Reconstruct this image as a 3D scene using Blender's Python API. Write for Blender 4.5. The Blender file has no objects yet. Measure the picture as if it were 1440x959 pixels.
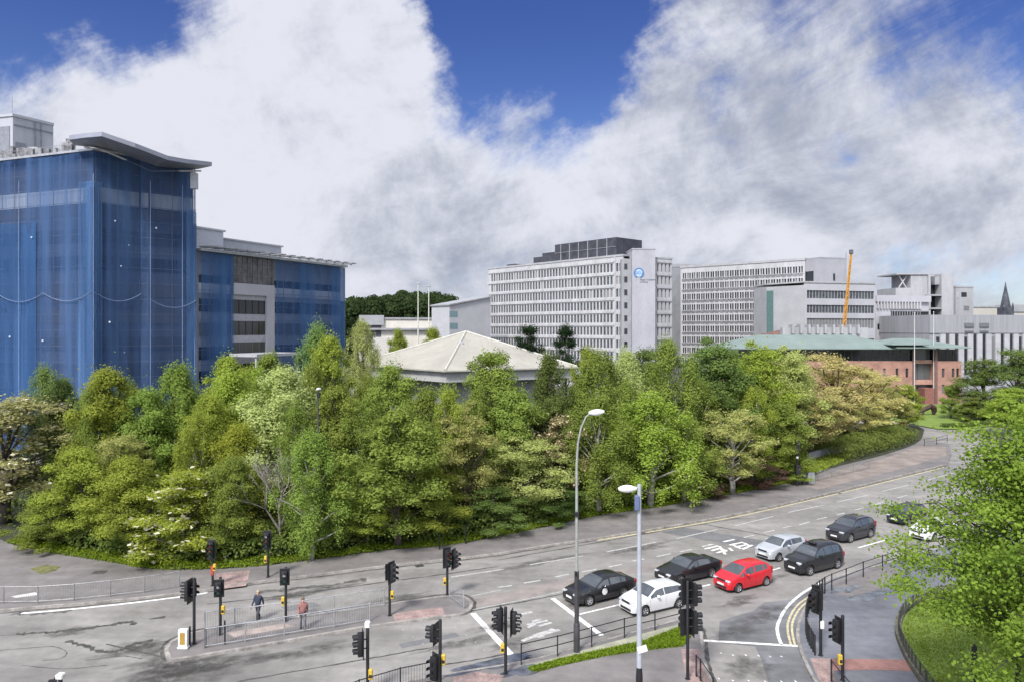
import bpy, bmesh, math, random
import numpy as np
from mathutils import Vector, Matrix, noise as mnoise
R = math.radians
rnd = random.Random(11)
# ---------------------------------------------------------------- camera, sky, sun, exposure
H, F, YH = 16.5, 1000.0, 463.0      # eye height (m), focal length and horizon row of the 1440 px photograph
sc = bpy.context.scene
COL = sc.collection
cam_d = bpy.data.cameras.new("camera"); cam = bpy.data.objects.new("camera", cam_d); COL.objects.link(cam)
cam.location = (0, 0, H); cam.rotation_euler = (R(90), 0, 0)
cam_d.sensor_width = 36; cam_d.lens = 25.0; cam_d.shift_y = -16.5/1440
cam_d.clip_start = 0.2; cam_d.clip_end = 9000
sc.camera = cam
SUN_EL, SUN_AZ = 48.0, 206.0        # azimuth clockwise from +Y
w = bpy.data.worlds.new("World"); sc.world = w; w.use_nodes = True
def build_world():
    nt = w.node_tree; N = nt.nodes; Lk = nt.links
    for n in list(N): N.remove(n)
    out = N.new('ShaderNodeOutputWorld'); bg = N.new('ShaderNodeBackground')
    bg.inputs['Strength'].default_value = 0.072
    Lk.new(bg.outputs[0], out.inputs[0])
    sky = N.new('ShaderNodeTexSky'); sky.sky_type = 'NISHITA'; sky.sun_disc = False
    sky.sun_elevation = R(SUN_EL); sky.sun_rotation = R(SUN_AZ)
    sky.air_density = 1.0; sky.dust_density = 0.6; sky.ozone_density = 3.0
    tc = N.new('ShaderNodeTexCoord')
    D = tc.outputs['Generated']
    def math_(op, a, b=None, c=None, clamp=False):
        n = N.new('ShaderNodeMath'); n.operation = op; n.use_clamp = clamp
        for i, v in enumerate((a, b, c)):
            if v is None: continue
            if isinstance(v, (int, float)): n.inputs[i].default_value = v
            else: Lk.new(v, n.inputs[i])
        return n.outputs[0]
    def vmath(op, a, b=None):
        n = N.new('ShaderNodeVectorMath'); n.operation = op
        for i, v in enumerate((a, b)):
            if v is None: continue
            if isinstance(v, (tuple, list)): n.inputs[i].default_value = v
            else: Lk.new(v, n.inputs[i])
        return n
    def mix(f, a, b):
        n = N.new('ShaderNodeMix'); n.data_type = 'RGBA'
        for s, v in ((n.inputs[0], f), (n.inputs[6], a), (n.inputs[7], b)):
            if isinstance(v, (int, float)): s.default_value = v
            elif isinstance(v, tuple): s.default_value = (*v, 1)
            else: Lk.new(v, s)
        return n.outputs[2]
    def smooth(v, lo, hi, a=0.0, b=1.0):
        n = N.new('ShaderNodeMapRange'); n.interpolation_type = 'SMOOTHSTEP'
        Lk.new(v, n.inputs[0]); n.inputs[1].default_value = lo; n.inputs[2].default_value = hi
        n.inputs[3].default_value = a; n.inputs[4].default_value = b
        return n.outputs[0]
    sep = N.new('ShaderNodeSeparateXYZ'); Lk.new(D, sep.inputs[0])
    def noise(vec, scale, detail, rough, dist=0.0, off=(0, 0, 0)):
        v = vmath('ADD', vec, off).outputs[0]
        n = N.new('ShaderNodeTexNoise'); n.inputs['Scale'].default_value = scale; n.inputs['Detail'].default_value = detail
        n.inputs['Roughness'].default_value = rough; n.inputs['Distortion'].default_value = dist
        Lk.new(v, n.inputs['Vector']); return n.outputs[0]
    # streaks: noise drawn out along the wind, rising to the right
    def streak(sx, sy, ang, scale, off):
        c, s = math.cos(R(ang)), math.sin(R(ang))
        a = math_('ADD', math_('MULTIPLY', sep.outputs[0], c*sx), math_('MULTIPLY', sep.outputs[2], s*sx))
        b = math_('ADD', math_('MULTIPLY', sep.outputs[0], -s*sy), math_('MULTIPLY', sep.outputs[2], c*sy))
        cb = N.new('ShaderNodeCombineXYZ'); Lk.new(a, cb.inputs[0]); Lk.new(b, cb.inputs[1]); Lk.new(math_('MULTIPLY', sep.outputs[1], .6), cb.inputs[2])
        return noise(cb.outputs[0], scale, 12, .66, .6, off)
    det = noise(D, 5.0, 12, 0.64, 0.3, (1.3, 0.4, 2.2))
    det_up = noise(D, 5.0, 12, 0.64, 0.3, (1.3, 0.4, 2.245))
    fine = noise(D, 17.0, 12, 0.7, 0.4, (5.3, 1.4, 0.2))
    st1 = streak(1.0, 3.2, 27, 4.0, (2.2, 5.1, 0))
    wv = N.new('ShaderNodeTexNoise'); wv.inputs['Scale'].default_value = 3.6; wv.inputs['Detail'].default_value = 7; wv.inputs['Roughness'].default_value = .62; Lk.new(D, wv.inputs['Vector'])
    wsc = vmath('MULTIPLY', vmath('SUBTRACT', wv.outputs['Color'], (.5, .5, .5)).outputs[0], (.36, .36, .36)).outputs[0]
    DW = vmath('ADD', D, wsc).outputs[0]
    def blobs(lst, start):
        acc = start
        for (px, py, rad, wt) in lst:
            d = Vector(((px-720)/F, 1.0, (YH-py)/F)).normalized()
            dist = vmath('DISTANCE', DW, tuple(d)).outputs['Value']
            b_ = smooth(dist, rad*1.5, rad*0.1, 0.0, wt)
            acc = b_ if acc is None else math_('ADD', acc, b_)
        return acc
    gaps = [(10, -40, .20, -.70), (170, -40, .12, -.30), (650, 20, .10, -.34), (745, 70, .16, -.62), (850, 20, .1, -.12), (640, 60, .06, -.14), (830, 105, .06, -.22), (890, 60, .06, -.16), (610, 110, .05, -.12),
            (1410, -10, .13, -.42), (1050, 50, .08, -.16), (1130, 115, .05, -.12), (1265, 248, .075, -.34), (1350, 170, .18, .16), (1180, 130, .15, .10), (1200, 230, .04, -.16), (1000, 150, .04, -.12), (1220, 20, .06, -.14),
            (1310, 402, .05, -.28), (1440, 400, .06, -.30), (1330, 330, .12, .22), (560, 418, .06, -.26), (1010, 225, .04, -.08),
            (330, 150, .30, .22), (300, 280, .30, .22), (100, 150, .2, .15), (860, 220, .18, .20), (560, 300, .2, .15), (470, 60, .12, .16), (960, 25, .07, .12), (1150, 330, .25, .12), (1000, 330, .2, .1)]
    front = smooth(sep.outputs[1], -0.1, 0.35)
    cov = math_('MULTIPLY', blobs(gaps, None), front)
    f = math_('ADD', math_('MULTIPLY', det, 0.75), math_('MULTIPLY', st1, 0.80))
    f = math_('ADD', math_('ADD', f, math_('MULTIPLY', fine, 0.24)), cov)
    dens = smooth(f, 0.58, 1.06)
    relief = math_('MULTIPLY', math_('SUBTRACT', det_up, det), 2.4)          # the lit tops and shaded undersides of the billows
    t2 = noise(D, 8.0, 12, 0.66, 0.5, (4.0, 6.0, 1.0))
    st2 = streak(1.0, 4.5, 14, 5.0, (7.2, 1.1, 3))
    shade = math_('ADD', math_('ADD', math_('MULTIPLY', st2, 0.75), math_('MULTIPLY', t2, 0.55)), relief)
    greys = [(1150, 180, .24, .22), (1000, 290, .14, .03), (1330, 340, .14, .12), (600, 365, .14, .22), (560, 385, .10, .10), (450, 150, .3, -.10), (950, 60, .14, .16), (450, 260, .2, .02), (260, 140, .28, -.22), (450, 150, .2, -.10), (830, 200, .11, -.30), (780, 190, .07, -.14), (330, 300, .15, -.04), (920, 350, .16, -.03), (1250, 290, .07, -.14), (1400, 250, .1, -.05), (720, 300, .12, .04)]
    shade = blobs(greys, shade)
    sh = smooth(shade, 0.26, 1.36)
    cloud = mix(sh, (5.35, 5.5, 6.1), (2.5, 2.75, 3.45))
    # unseen cloud around the sun behind the viewer, brightened to add soft fill light
    sd = (math.sin(R(SUN_AZ))*math.cos(R(SUN_EL)), math.cos(R(SUN_AZ))*math.cos(R(SUN_EL)), math.sin(R(SUN_EL)))
    fill_glow = smooth(vmath('DISTANCE', D, sd).outputs['Value'], 1.35, 0.1, 1.0, 4.5)
    gm = N.new('ShaderNodeVectorMath'); gm.operation = 'SCALE'; Lk.new(cloud, gm.inputs[0]); Lk.new(fill_glow, gm.inputs['Scale']); cloud = gm.outputs[0]
    # deeper blue overhead, paler towards the horizon
    el = smooth(sep.outputs[2], 0.0, 0.42)
    tint = mix(el, (0.80, 0.84, 1.0), (0.33, 0.41, 0.74))
    blue = N.new('ShaderNodeMix'); blue.data_type = 'RGBA'; blue.blend_type = 'MULTIPLY'; blue.inputs[0].default_value = 1.0
    Lk.new(sky.outputs[0], blue.inputs[6]); Lk.new(tint, blue.inputs[7])
    col = mix(dens, blue.outputs[2], cloud)
    Lk.new(col, bg.inputs['Color'])
build_world()
sun_d = bpy.data.lights.new("sun", 'SUN'); sun = bpy.data.objects.new("sun", sun_d); COL.objects.link(sun)
sun_d.energy = 2.4; sun_d.angle = R(11.0); sun_d.color = (1.0, 0.965, 0.91)
_sd = Vector((math.sin(R(SUN_AZ))*math.cos(R(SUN_EL)), math.cos(R(SUN_AZ))*math.cos(R(SUN_EL)), math.sin(R(SUN_EL))))
sun.rotation_euler = (-_sd).to_track_quat('-Z', 'Y').to_euler()
sun.location = _sd*200
sc.view_settings.view_transform = 'Standard'; sc.view_settings.look = 'None'
sc.view_settings.exposure = 1.02; sc.view_settings.gamma = 1.0; sc.view_settings.use_curve_mapping = False
try:
    sc.cycles.max_bounces = 6; sc.cycles.transparent_max_bounces = 12; sc.cycles.use_denoising = True
    sc.cycles.sample_clamp_indirect = 6
except Exception: pass

# ---------------------------------------------------------------- helpers
def g(px, py, z=0.0):
    """a point of the ground (at height z) from its place in the photograph's survey"""
    k = (H-z)/(py-YH); return Vector(((px-720)*k, F*k, z))
def at(px, py, Y):
    return Vector(((px-720)*Y/F, Y, H-(py-YH)*Y/F))
def smooth_path(pts, n=6):
    pts = [Vector(p) for p in pts]
    if len(pts) < 3: return pts
    out = []
    P = [pts[0]*2-pts[1]] + pts + [pts[-1]*2-pts[-2]]
    for i in range(1, len(P)-2):
        for k in range(n):
            t = k/n; a, b, c, d = P[i-1], P[i], P[i+1], P[i+2]
            out.append(0.5*((2*b)+(c-a)*t+(2*a-5*b+4*c-d)*t*t+(3*b-a-3*c+d)*t**3))
    out.append(pts[-1]); return out
def gp(pix, z=0.0, n=6, sm=True):
    p = [g(x, y, z) for x, y in pix]
    return smooth_path(p, n) if sm else p

def link(o, parent=None):
    COL.objects.link(o)
    if parent is not None: o.parent = parent
    return o
def tag(o, label=None, cat=None, group=None, kind=None):
    if label: o['label'] = label
    if cat: o['category'] = cat
    if group: o['group'] = group
    if kind: o['kind'] = kind
    return o
def thing(name, label, cat, loc=(0, 0, 0), rz=0.0, group=None):
    o = bpy.data.objects.new(name, None); o.empty_display_size = 0.3
    o.location = loc; o.rotation_euler = (0, 0, rz); link(o)
    return tag(o, label, cat, group)
def obj(name, bm, mat, parent=None, smooth=False, kind=None):
    me = bpy.data.meshes.new(name); bm.to_mesh(me); bm.free()
    for m in (mat if isinstance(mat, (list, tuple)) else [mat]): me.materials.append(m)
    if smooth:
        me.polygons.foreach_set('use_smooth', [True]*len(me.polygons)); me.set_sharp_from_angle(angle=R(35))
    o = bpy.data.objects.new(name, me); link(o, parent)
    if kind: o['kind'] = kind
    return o
def inst(name, me, parent=None):
    return link(bpy.data.objects.new(name, me), parent)
def B(): return bmesh.new()
def box(bm, x0, x1, y0, y1, z0, z1, M=None):
    v = [bm.verts.new(Vector(p) if M is None else M @ Vector(p)) for p in
         ((x0,y0,z0),(x1,y0,z0),(x1,y1,z0),(x0,y1,z0),(x0,y0,z1),(x1,y0,z1),(x1,y1,z1),(x0,y1,z1))]
    fs = []
    for f in ((3,2,1,0),(4,5,6,7),(0,1,5,4),(1,2,6,5),(2,3,7,6),(3,0,4,7)): fs.append(bm.faces.new([v[i] for i in f]))
    return fs
def bbox(bm, x0, x1, y0, y1, z0, z1, bev=0.02, M=None, seg=1):
    """bevelled box"""
    t = bmesh.new(); box(t, x0, x1, y0, y1, z0, z1)
    bmesh.ops.bevel(t, geom=t.edges[:], offset=bev, segments=seg, affect='EDGES', profile=0.5)
    if M is not None: bmesh.ops.transform(t, matrix=M, verts=t.verts[:])
    m = bpy.data.meshes.new('tmp'); t.to_mesh(m); t.free(); bm.from_mesh(m); bpy.data.meshes.remove(m)
def parts(name, boxes, m, parent, bev=0):
    for q in boxes:
        b = B()
        (bbox(b, *q, bev) if bev else box(b, *q)); obj(name, b, m, parent)
def prism(bm, pts, z0, z1):
    """vertical prism over a plan polygon"""
    n = len(pts)
    a = sum(pts[i][0]*pts[(i+1) % n][1]-pts[(i+1) % n][0]*pts[i][1] for i in range(n))
    if a < 0: pts = list(reversed(pts))
    b = [bm.verts.new((p[0], p[1], z0)) for p in pts]; t = [bm.verts.new((p[0], p[1], z1)) for p in pts]
    bm.faces.new(t); bm.faces.new(list(reversed(b)))
    for i in range(n): bm.faces.new((b[i], b[(i+1) % n], t[(i+1) % n], t[i]))
def tube(bm, pts, rad, n=8, cap=True):
    """tapered tube through points; rad is a number or a list"""
    pts = [Vector(p) for p in pts]
    rs = rad if isinstance(rad, (list, tuple)) else [rad]*len(pts)
    rings = []; prev = None
    for i, p in enumerate(pts):
        d = (pts[min(i+1, len(pts)-1)]-pts[max(i-1, 0)])
        d = d.normalized() if d.length > 1e-9 else Vector((0, 0, 1))
        if prev is None:
            a = Vector((0, 0, 1)) if abs(d.z) < .9 else Vector((1, 0, 0)); u = d.cross(a).normalized()
        else:
            u = (prev-d*prev.dot(d)); u = u.normalized() if u.length > 1e-6 else d.orthogonal().normalized()
        prev = u; v = d.cross(u)
        rings.append([bm.verts.new(p+rs[i]*(u*math.cos(2*math.pi*k/n)+v*math.sin(2*math.pi*k/n))) for k in range(n)])
    for a, b in zip(rings, rings[1:]):
        for k in range(n): bm.faces.new((a[k], a[(k+1) % n], b[(k+1) % n], b[k]))
    if cap and n > 2:
        bm.faces.new(list(reversed(rings[0]))); bm.faces.new(rings[-1])
def lathe(bm, prof, n=16, M=None):
    rings = []
    for r, z in prof:
        rings.append([bm.verts.new((M or Matrix()) @ Vector((r*math.cos(2*math.pi*k/n), r*math.sin(2*math.pi*k/n), z))) for k in range(n)])
    for a, b in zip(rings, rings[1:]):
        for k in range(n): bm.faces.new((a[k], a[(k+1) % n], b[(k+1) % n], b[k]))
    bm.faces.new(list(reversed(rings[0]))); bm.faces.new(rings[-1])
def sheet(bm, pts):
    """flat polygon (any outline), facing up"""
    v = [bm.verts.new(p) for p in pts]
    f = bm.faces.new(v); f.normal_update()
    if f.normal.z < 0: f.normal_flip()
    bmesh.ops.triangulate(bm, faces=[f])
def ribbon(bm, path, wd, z, jag=0.0, rr=None):
    """a flat strip of width wd along a path at height z"""
    L, Rr = [], []
    for i, p in enumerate(path):
        d = path[min(i+1, len(path)-1)]-path[max(i-1, 0)]; d = Vector((d.x, d.y, 0)).normalized(); nrm = Vector((-d.y, d.x, 0))
        h = wd/2*(1+(rr.uniform(-jag, jag) if rr else 0)); h2 = wd/2*(1+(rr.uniform(-jag, jag) if rr else 0))
        L.append(bm.verts.new((p.x+nrm.x*h, p.y+nrm.y*h, z))); Rr.append(bm.verts.new((p.x-nrm.x*h2, p.y-nrm.y*h2, z)))
    for i in range(len(path)-1): bm.faces.new((Rr[i], Rr[i+1], L[i+1], L[i]))
def kerb_strip(bm, path, wd, z0, z1):
    """a kerb stone course: rectangular section swept along a path"""
    rings = []
    for i, p in enumerate(path):
        d = path[min(i+1, len(path)-1)]-path[max(i-1, 0)]; d = Vector((d.x, d.y, 0)).normalized(); n = Vector((-d.y, d.x, 0))
        a, b = p+n*wd/2, p-n*wd/2
        rings.append([bm.verts.new((a.x, a.y, z0)), bm.verts.new((b.x, b.y, z0)), bm.verts.new((b.x, b.y, z1)), bm.verts.new((a.x, a.y, z1))])
    for a, b in zip(rings, rings[1:]):
        for k in range(4): bm.faces.new((a[k], b[k], b[(k+1) % 4], a[(k+1) % 4]))
    bm.faces.new(rings[0]); bm.faces.new(list(reversed(rings[-1])))

# ---------------------------------------------------------------- materials
MATS = {}
def mat(name, col, rough=0.6, metal=0.0, var=0.12, scale=2.0, col2=None, bump=0.0, bscale=20.0, spec=0.5, stretch=(1, 1, 1), var2=0.0, scale2=30.0):
    if name in MATS: return MATS[name]
    m = bpy.data.materials.new(name); m.use_nodes = True; nt = m.node_tree; N = nt.nodes; Lk = nt.links
    p = N['Principled BSDF']; p.inputs['Roughness'].default_value = rough; p.inputs['Metallic'].default_value = metal
    p.inputs['Specular IOR Level'].default_value = spec
    tc = N.new('ShaderNodeTexCoord'); mp = N.new('ShaderNodeMapping'); mp.inputs['Scale'].default_value = stretch
    Lk.new(tc.outputs['Object'], mp.inputs[0])
    nz = N.new('ShaderNodeTexNoise'); nz.inputs['Scale'].default_value = scale; nz.inputs['Detail'].default_value = 6; nz.inputs['Roughness'].default_value = .6
    Lk.new(mp.outputs[0], nz.inputs['Vector'])
    cr = N.new('ShaderNodeValToRGB'); Lk.new(nz.outputs[0], cr.inputs[0])
    c2 = col2 or tuple(c*(1-2*var) for c in col); c1 = col if col2 else tuple(min(1, c*(1+var)) for c in col)
    cr.color_ramp.elements[0].position = .3; cr.color_ramp.elements[0].color = (*c2, 1)
    cr.color_ramp.elements[1].position = .7; cr.color_ramp.elements[1].color = (*c1, 1)
    src = cr.outputs[0]
    if var2:
        n2 = N.new('ShaderNodeTexNoise'); n2.inputs['Scale'].default_value = scale2; n2.inputs['Detail'].default_value = 3; Lk.new(mp.outputs[0], n2.inputs['Vector'])
        mr = N.new('ShaderNodeMapRange'); mr.inputs[1].default_value = .3; mr.inputs[2].default_value = .7; mr.inputs[3].default_value = 1-var2; mr.inputs[4].default_value = 1+var2
        Lk.new(n2.outputs[0], mr.inputs[0])
        mx = N.new('ShaderNodeMix'); mx.data_type = 'RGBA'; mx.blend_type = 'MULTIPLY'; mx.inputs[0].default_value = 1
        Lk.new(src, mx.inputs[6]); Lk.new(mr.outputs[0], mx.inputs[7]); src = mx.outputs[2]
    Lk.new(src, p.inputs['Base Color'])
    if bump:
        b = N.new('ShaderNodeTexNoise'); b.inputs['Scale'].default_value = bscale; b.inputs['Detail'].default_value = 4; Lk.new(mp.outputs[0], b.inputs['Vector'])
        bp = N.new('ShaderNodeBump'); bp.inputs['Strength'].default_value = bump; bp.inputs['Distance'].default_value = .05
        Lk.new(b.outputs[0], bp.inputs['Height']); Lk.new(bp.outputs[0], p.inputs['Normal'])
    MATS[name] = m; return m
def asphalt(name, c, wet=0.5, tint=(1, 1, 1), patch=0.35):
    """worn asphalt: broad wear bands, repairs, fine aggregate, some damp smooth areas"""
    m = bpy.data.materials.new(name); m.use_nodes = True; nt = m.node_tree; N = nt.nodes; Lk = nt.links
    p = N['Principled BSDF']; tc = N.new('ShaderNodeTexCoord')
    def nz(scale, det, off, stretch=(1, 1, 1), rot=0.0, dist=0):
        mp = N.new('ShaderNodeMapping'); mp.inputs['Location'].default_value = off; mp.inputs['Scale'].default_value = stretch; mp.inputs['Rotation'].default_value = (0, 0, rot)
        Lk.new(tc.outputs['Object'], mp.inputs[0]); n = N.new('ShaderNodeTexNoise'); n.inputs['Scale'].default_value = scale; n.inputs['Detail'].default_value = det; n.inputs['Roughness'].default_value = .62; n.inputs['Distortion'].default_value = dist
        Lk.new(mp.outputs[0], n.inputs['Vector']); return n.outputs[0]
    def mr(v, a, b, lo, hi):
        n = N.new('ShaderNodeMapRange'); n.inputs[1].default_value = a; n.inputs[2].default_value = b; n.inputs[3].default_value = lo; n.inputs[4].default_value = hi; Lk.new(v, n.inputs[0]); return n.outputs[0]
    def mul(a, b):
        n = N.new('ShaderNodeMath'); n.operation = 'MULTIPLY'; Lk.new(a, n.inputs[0]); Lk.new(b, n.inputs[1]); return n.outputs[0]
    lanes = mr(nz(.55, 4, (0, 0, 0), (.09, 1.0, 1), R(-29)), .35, .65, 1-patch*.6, 1+patch*.45)     # wear running along the road
    blot = mr(nz(.16, 8, (4, 9, 0), dist=.4), .32, .66, 1-patch, 1+patch*.5)
    mid = mr(nz(1.4, 6, (7, 1, 0)), .3, .7, .84, 1.12)
    fine = mr(nz(28, 3, (1, 1, 0)), .25, .75, .84, 1.16)
    val = mul(mul(lanes, blot), mul(mid, fine))
    mx = N.new('ShaderNodeMix'); mx.data_type = 'RGBA'; mx.blend_type = 'MULTIPLY'; mx.inputs[0].default_value = 1
    mx.inputs[6].default_value = (c*tint[0], c*tint[1], c*tint[2], 1); Lk.new(val, mx.inputs[7]); Lk.new(mx.outputs[2], p.inputs['Base Color'])
    wv = nz(.22, 7, (15, 3, 0), dist=.5)
    Lk.new(mr(wv, .48, .66, .82, .82-.58*wet), p.inputs['Roughness'])
    p.inputs['Specular IOR Level'].default_value = .5
    bp = N.new('ShaderNodeBump'); bp.inputs['Strength'].default_value = .25; bp.inputs['Distance'].default_value = .02
    Lk.new(nz(22, 4, (2, 2, 2)), bp.inputs['Height']); Lk.new(bp.outputs[0], p.inputs['Normal'])
    MATS[name] = m; return m
def paint(name, c, wear=0.45):
    """worn road paint: chipped with the asphalt showing through"""
    m = bpy.data.materials.new(name); m.use_nodes = True; nt = m.node_tree; N = nt.nodes; Lk = nt.links
    p = N['Principled BSDF']; tc = N.new('ShaderNodeTexCoord')
    n = N.new('ShaderNodeTexNoise'); n.inputs['Scale'].default_value = 5; n.inputs['Detail'].default_value = 8; n.inputs['Roughness'].default_value = .7; Lk.new(tc.outputs['Object'], n.inputs['Vector'])
    r = N.new('ShaderNodeMapRange'); r.inputs[1].default_value = .28; r.inputs[2].default_value = .28+wear*.6; Lk.new(n.outputs[0], r.inputs[0])
    mx = N.new('ShaderNodeMix'); mx.data_type = 'RGBA'; Lk.new(r.outputs[0], mx.inputs[0]); mx.inputs[6].default_value = (.16, .155, .15, 1); mx.inputs[7].default_value = (*c, 1)
    Lk.new(mx.outputs[2], p.inputs['Base Color']); p.inputs['Roughness'].default_value = .65
    MATS[name] = m; return m
def leaf(name, c, c2, trans=0.48, spread=0.30, gloss=.0):
    """leaf: hue varies from leaf to leaf, by twig and from tree to tree; light passes through"""
    m = bpy.data.materials.new(name); m.use_nodes = True; nt = m.node_tree; N = nt.nodes; Lk = nt.links
    for n in list(N): N.remove(n)
    out = N.new('ShaderNodeOutputMaterial'); df = N.new('ShaderNodeBsdfDiffuse'); tr = N.new('ShaderNodeBsdfTranslucent'); mx = N.new('ShaderNodeMixShader')
    mx.inputs[0].default_value = trans; Lk.new(df.outputs[0], mx.inputs[1]); Lk.new(tr.outputs[0], mx.inputs[2]); Lk.new(mx.outputs[0], out.inputs[0])
    at_ = N.new('ShaderNodeAttribute'); at_.attribute_name = 'tint'
    oi = N.new('ShaderNodeObjectInfo'); tc = N.new('ShaderNodeTexCoord')
    nz = N.new('ShaderNodeTexNoise'); nz.inputs['Scale'].default_value = .55; nz.inputs['Detail'].default_value = 3; Lk.new(tc.outputs['Object'], nz.inputs['Vector'])
    def m2(op, a, b):
        n = N.new('ShaderNodeMath'); n.operation = op
        for i, v in enumerate((a, b)):
            if isinstance(v, (int, float)): n.inputs[i].default_value = v
            else: Lk.new(v, n.inputs[i])
        return n.outputs[0]
    t = m2('ADD', m2('MULTIPLY', at_.outputs['Fac'], .32), m2('MULTIPLY', m2('SUBTRACT', nz.outputs[0], .28), 1.25))
    cm = N.new('ShaderNodeMix'); cm.data_type = 'RGBA'; cm.clamp_factor = True; Lk.new(t, cm.inputs[0]); cm.inputs[6].default_value = (*c2, 1); cm.inputs[7].default_value = (*c, 1)
    hs = N.new('ShaderNodeHueSaturation'); Lk.new(cm.outputs[2], hs.inputs['Color'])
    Lk.new(m2('ADD', m2('MULTIPLY', oi.outputs['Random'], .028), .484), hs.inputs['Hue'])
    Lk.new(m2('ADD', m2('MULTIPLY', oi.outputs['Random'], spread), 1-spread/2), hs.inputs['Value'])
    Lk.new(hs.outputs[0], df.inputs[0]); Lk.new(hs.outputs[0], tr.inputs[0])
    MATS[name] = m; return m
def netting(name, c1, c2, clear):
    """scaffold debris netting: woven, partly see-through, hanging in vertical folds of differing thickness"""
    m = bpy.data.materials.new(name); m.use_nodes = True; nt = m.node_tree; N = nt.nodes; Lk = nt.links
    for n in list(N): N.remove(n)
    out = N.new('ShaderNodeOutputMaterial'); df = N.new('ShaderNodeBsdfDiffuse'); tp = N.new('ShaderNodeBsdfTransparent'); tl = N.new('ShaderNodeBsdfTranslucent')
    mx = N.new('ShaderNodeMixShader'); m1 = N.new('ShaderNodeMixShader'); m1.inputs[0].default_value = .25
    tc = N.new('ShaderNodeTexCoord'); mp = N.new('ShaderNodeMapping'); mp.inputs['Scale'].default_value = (1, 1, .035); Lk.new(tc.outputs['Object'], mp.inputs[0])
    nz = N.new('ShaderNodeTexNoise'); nz.inputs['Scale'].default_value = .42; nz.inputs['Detail'].default_value = 5; nz.inputs['Roughness'].default_value = .6; Lk.new(mp.outputs[0], nz.inputs['Vector'])
    cr = N.new('ShaderNodeValToRGB'); cr.color_ramp.elements[0].position = .36; cr.color_ramp.elements[1].position = .68
    cr.color_ramp.elements[0].color = (*c2, 1); cr.color_ramp.elements[1].color = (*c1, 1); Lk.new(nz.outputs[0], cr.inputs[0])
    Lk.new(cr.outputs[0], df.inputs[0]); Lk.new(cr.outputs[0], tl.inputs[0])
    mr = N.new('ShaderNodeMapRange'); mr.inputs[1].default_value = .38; mr.inputs[2].default_value = .66; mr.inputs[3].default_value = clear; mr.inputs[4].default_value = clear*.35; Lk.new(nz.outputs[0], mr.inputs[0])
    Lk.new(df.outputs[0], m1.inputs[1]); Lk.new(tl.outputs[0], m1.inputs[2])
    Lk.new(mr.outputs[0], mx.inputs[0]); Lk.new(m1.outputs[0], mx.inputs[1]); Lk.new(tp.outputs[0], mx.inputs[2]); Lk.new(mx.outputs[0], out.inputs[0])
    MATS[name] = m; return m
def carpaint(name, c, metal=0.0, rough=.3):
    m = mat(name, c, rough, metal, var=.03, scale=3); p = m.node_tree.nodes['Principled BSDF']
    p.inputs['Coat Weight'].default_value = .55; p.inputs['Coat Roughness'].default_value = .04; return m
def bricks(name, c1, c2, mortar, scale, bw=.5, bh=.25, rough=.85):
    m = bpy.data.materials.new(name); m.use_nodes = True; nt = m.node_tree; N = nt.nodes; Lk = nt.links
    p = N['Principled BSDF']; p.inputs['Roughness'].default_value = rough; tc = N.new('ShaderNodeTexCoord')
    b = N.new('ShaderNodeTexBrick'); b.inputs['Scale'].default_value = scale; b.inputs['Color1'].default_value = (*c1, 1); b.inputs['Color2'].default_value = (*c2, 1); b.inputs['Mortar'].default_value = (*mortar, 1)
    b.inputs['Mortar Size'].default_value = .02; b.inputs['Brick Width'].default_value = bw; b.inputs['Row Height'].default_value = bh
    Lk.new(tc.outputs['Object'], b.inputs['Vector'])
    nz = N.new('ShaderNodeTexNoise'); nz.inputs['Scale'].default_value = .5; nz.inputs['Detail'].default_value = 7; Lk.new(tc.outputs['Object'], nz.inputs['Vector'])
    mr = N.new('ShaderNodeMapRange'); mr.inputs[1].default_value = .3; mr.inputs[2].default_value = .7; mr.inputs[3].default_value = .72; mr.inputs[4].default_value = 1.2; Lk.new(nz.outputs[0], mr.inputs[0])
    mx = N.new('ShaderNodeMix'); mx.data_type = 'RGBA'; mx.blend_type = 'MULTIPLY'; mx.inputs[0].default_value = 1; Lk.new(b.outputs[0], mx.inputs[6]); Lk.new(mr.outputs[0], mx.inputs[7])
    Lk.new(mx.outputs[2], p.inputs['Base Color']); MATS[name] = m; return m

M_road = asphalt('road_asphalt', .222, wet=.7, tint=(1.06, 1, .93), patch=.28)
M_side = asphalt('side_road_asphalt', .145, wet=.9, tint=(.98, 1, 1.02), patch=.5)
M_pave = asphalt('pavement_asphalt', .165, wet=.6, tint=(1.08, .99, .95), patch=.22)
M_wet = asphalt('wet_pavement', .155, wet=1.4, tint=(.95, .98, 1.08), patch=.3)
M_kerb = mat('kerb_stone', (.29, .27, .245), .8, var=.25, scale=1.6, var2=.2, scale2=9)
M_tar = mat('tar', (.085, .082, .078), .35, var=.3, scale=4)
M_white = paint('white_road_paint', (.82, .81, .78), .45)
M_worn = paint('worn_road_paint', (.66, .65, .62), .75)
M_yellow = paint('yellow_road_paint', (.62, .54, .31), .55)
M_pink = mat('pink_tactile_paving', (.30, .215, .195), .85, var=.2, scale=1.5, var2=.2, scale2=12)
M_redpave = bricks('red_block_paving', (.26, .12, .10), (.34, .17, .14), (.16, .13, .12), 2.2)
M_brownpave = bricks('brown_block_paving', (.215, .18, .16), (.26, .215, .185), (.17, .15, .14), 1.0)
M_grass = mat('grass', (.16, .23, .035), .95, var=.3, scale=.5, col2=(.10, .155, .024), var2=.3, scale2=14, bump=.6, bscale=16)
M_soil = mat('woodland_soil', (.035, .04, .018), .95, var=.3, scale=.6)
M_land = mat('far_ground', (.12, .13, .10), .95, var=.3, scale=.02)
M_black = mat('black_paint', (.016, .016, .018), .42, var=.2, scale=3)
M_rubber = mat('rubber', (.02, .02, .02), .8)
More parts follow.
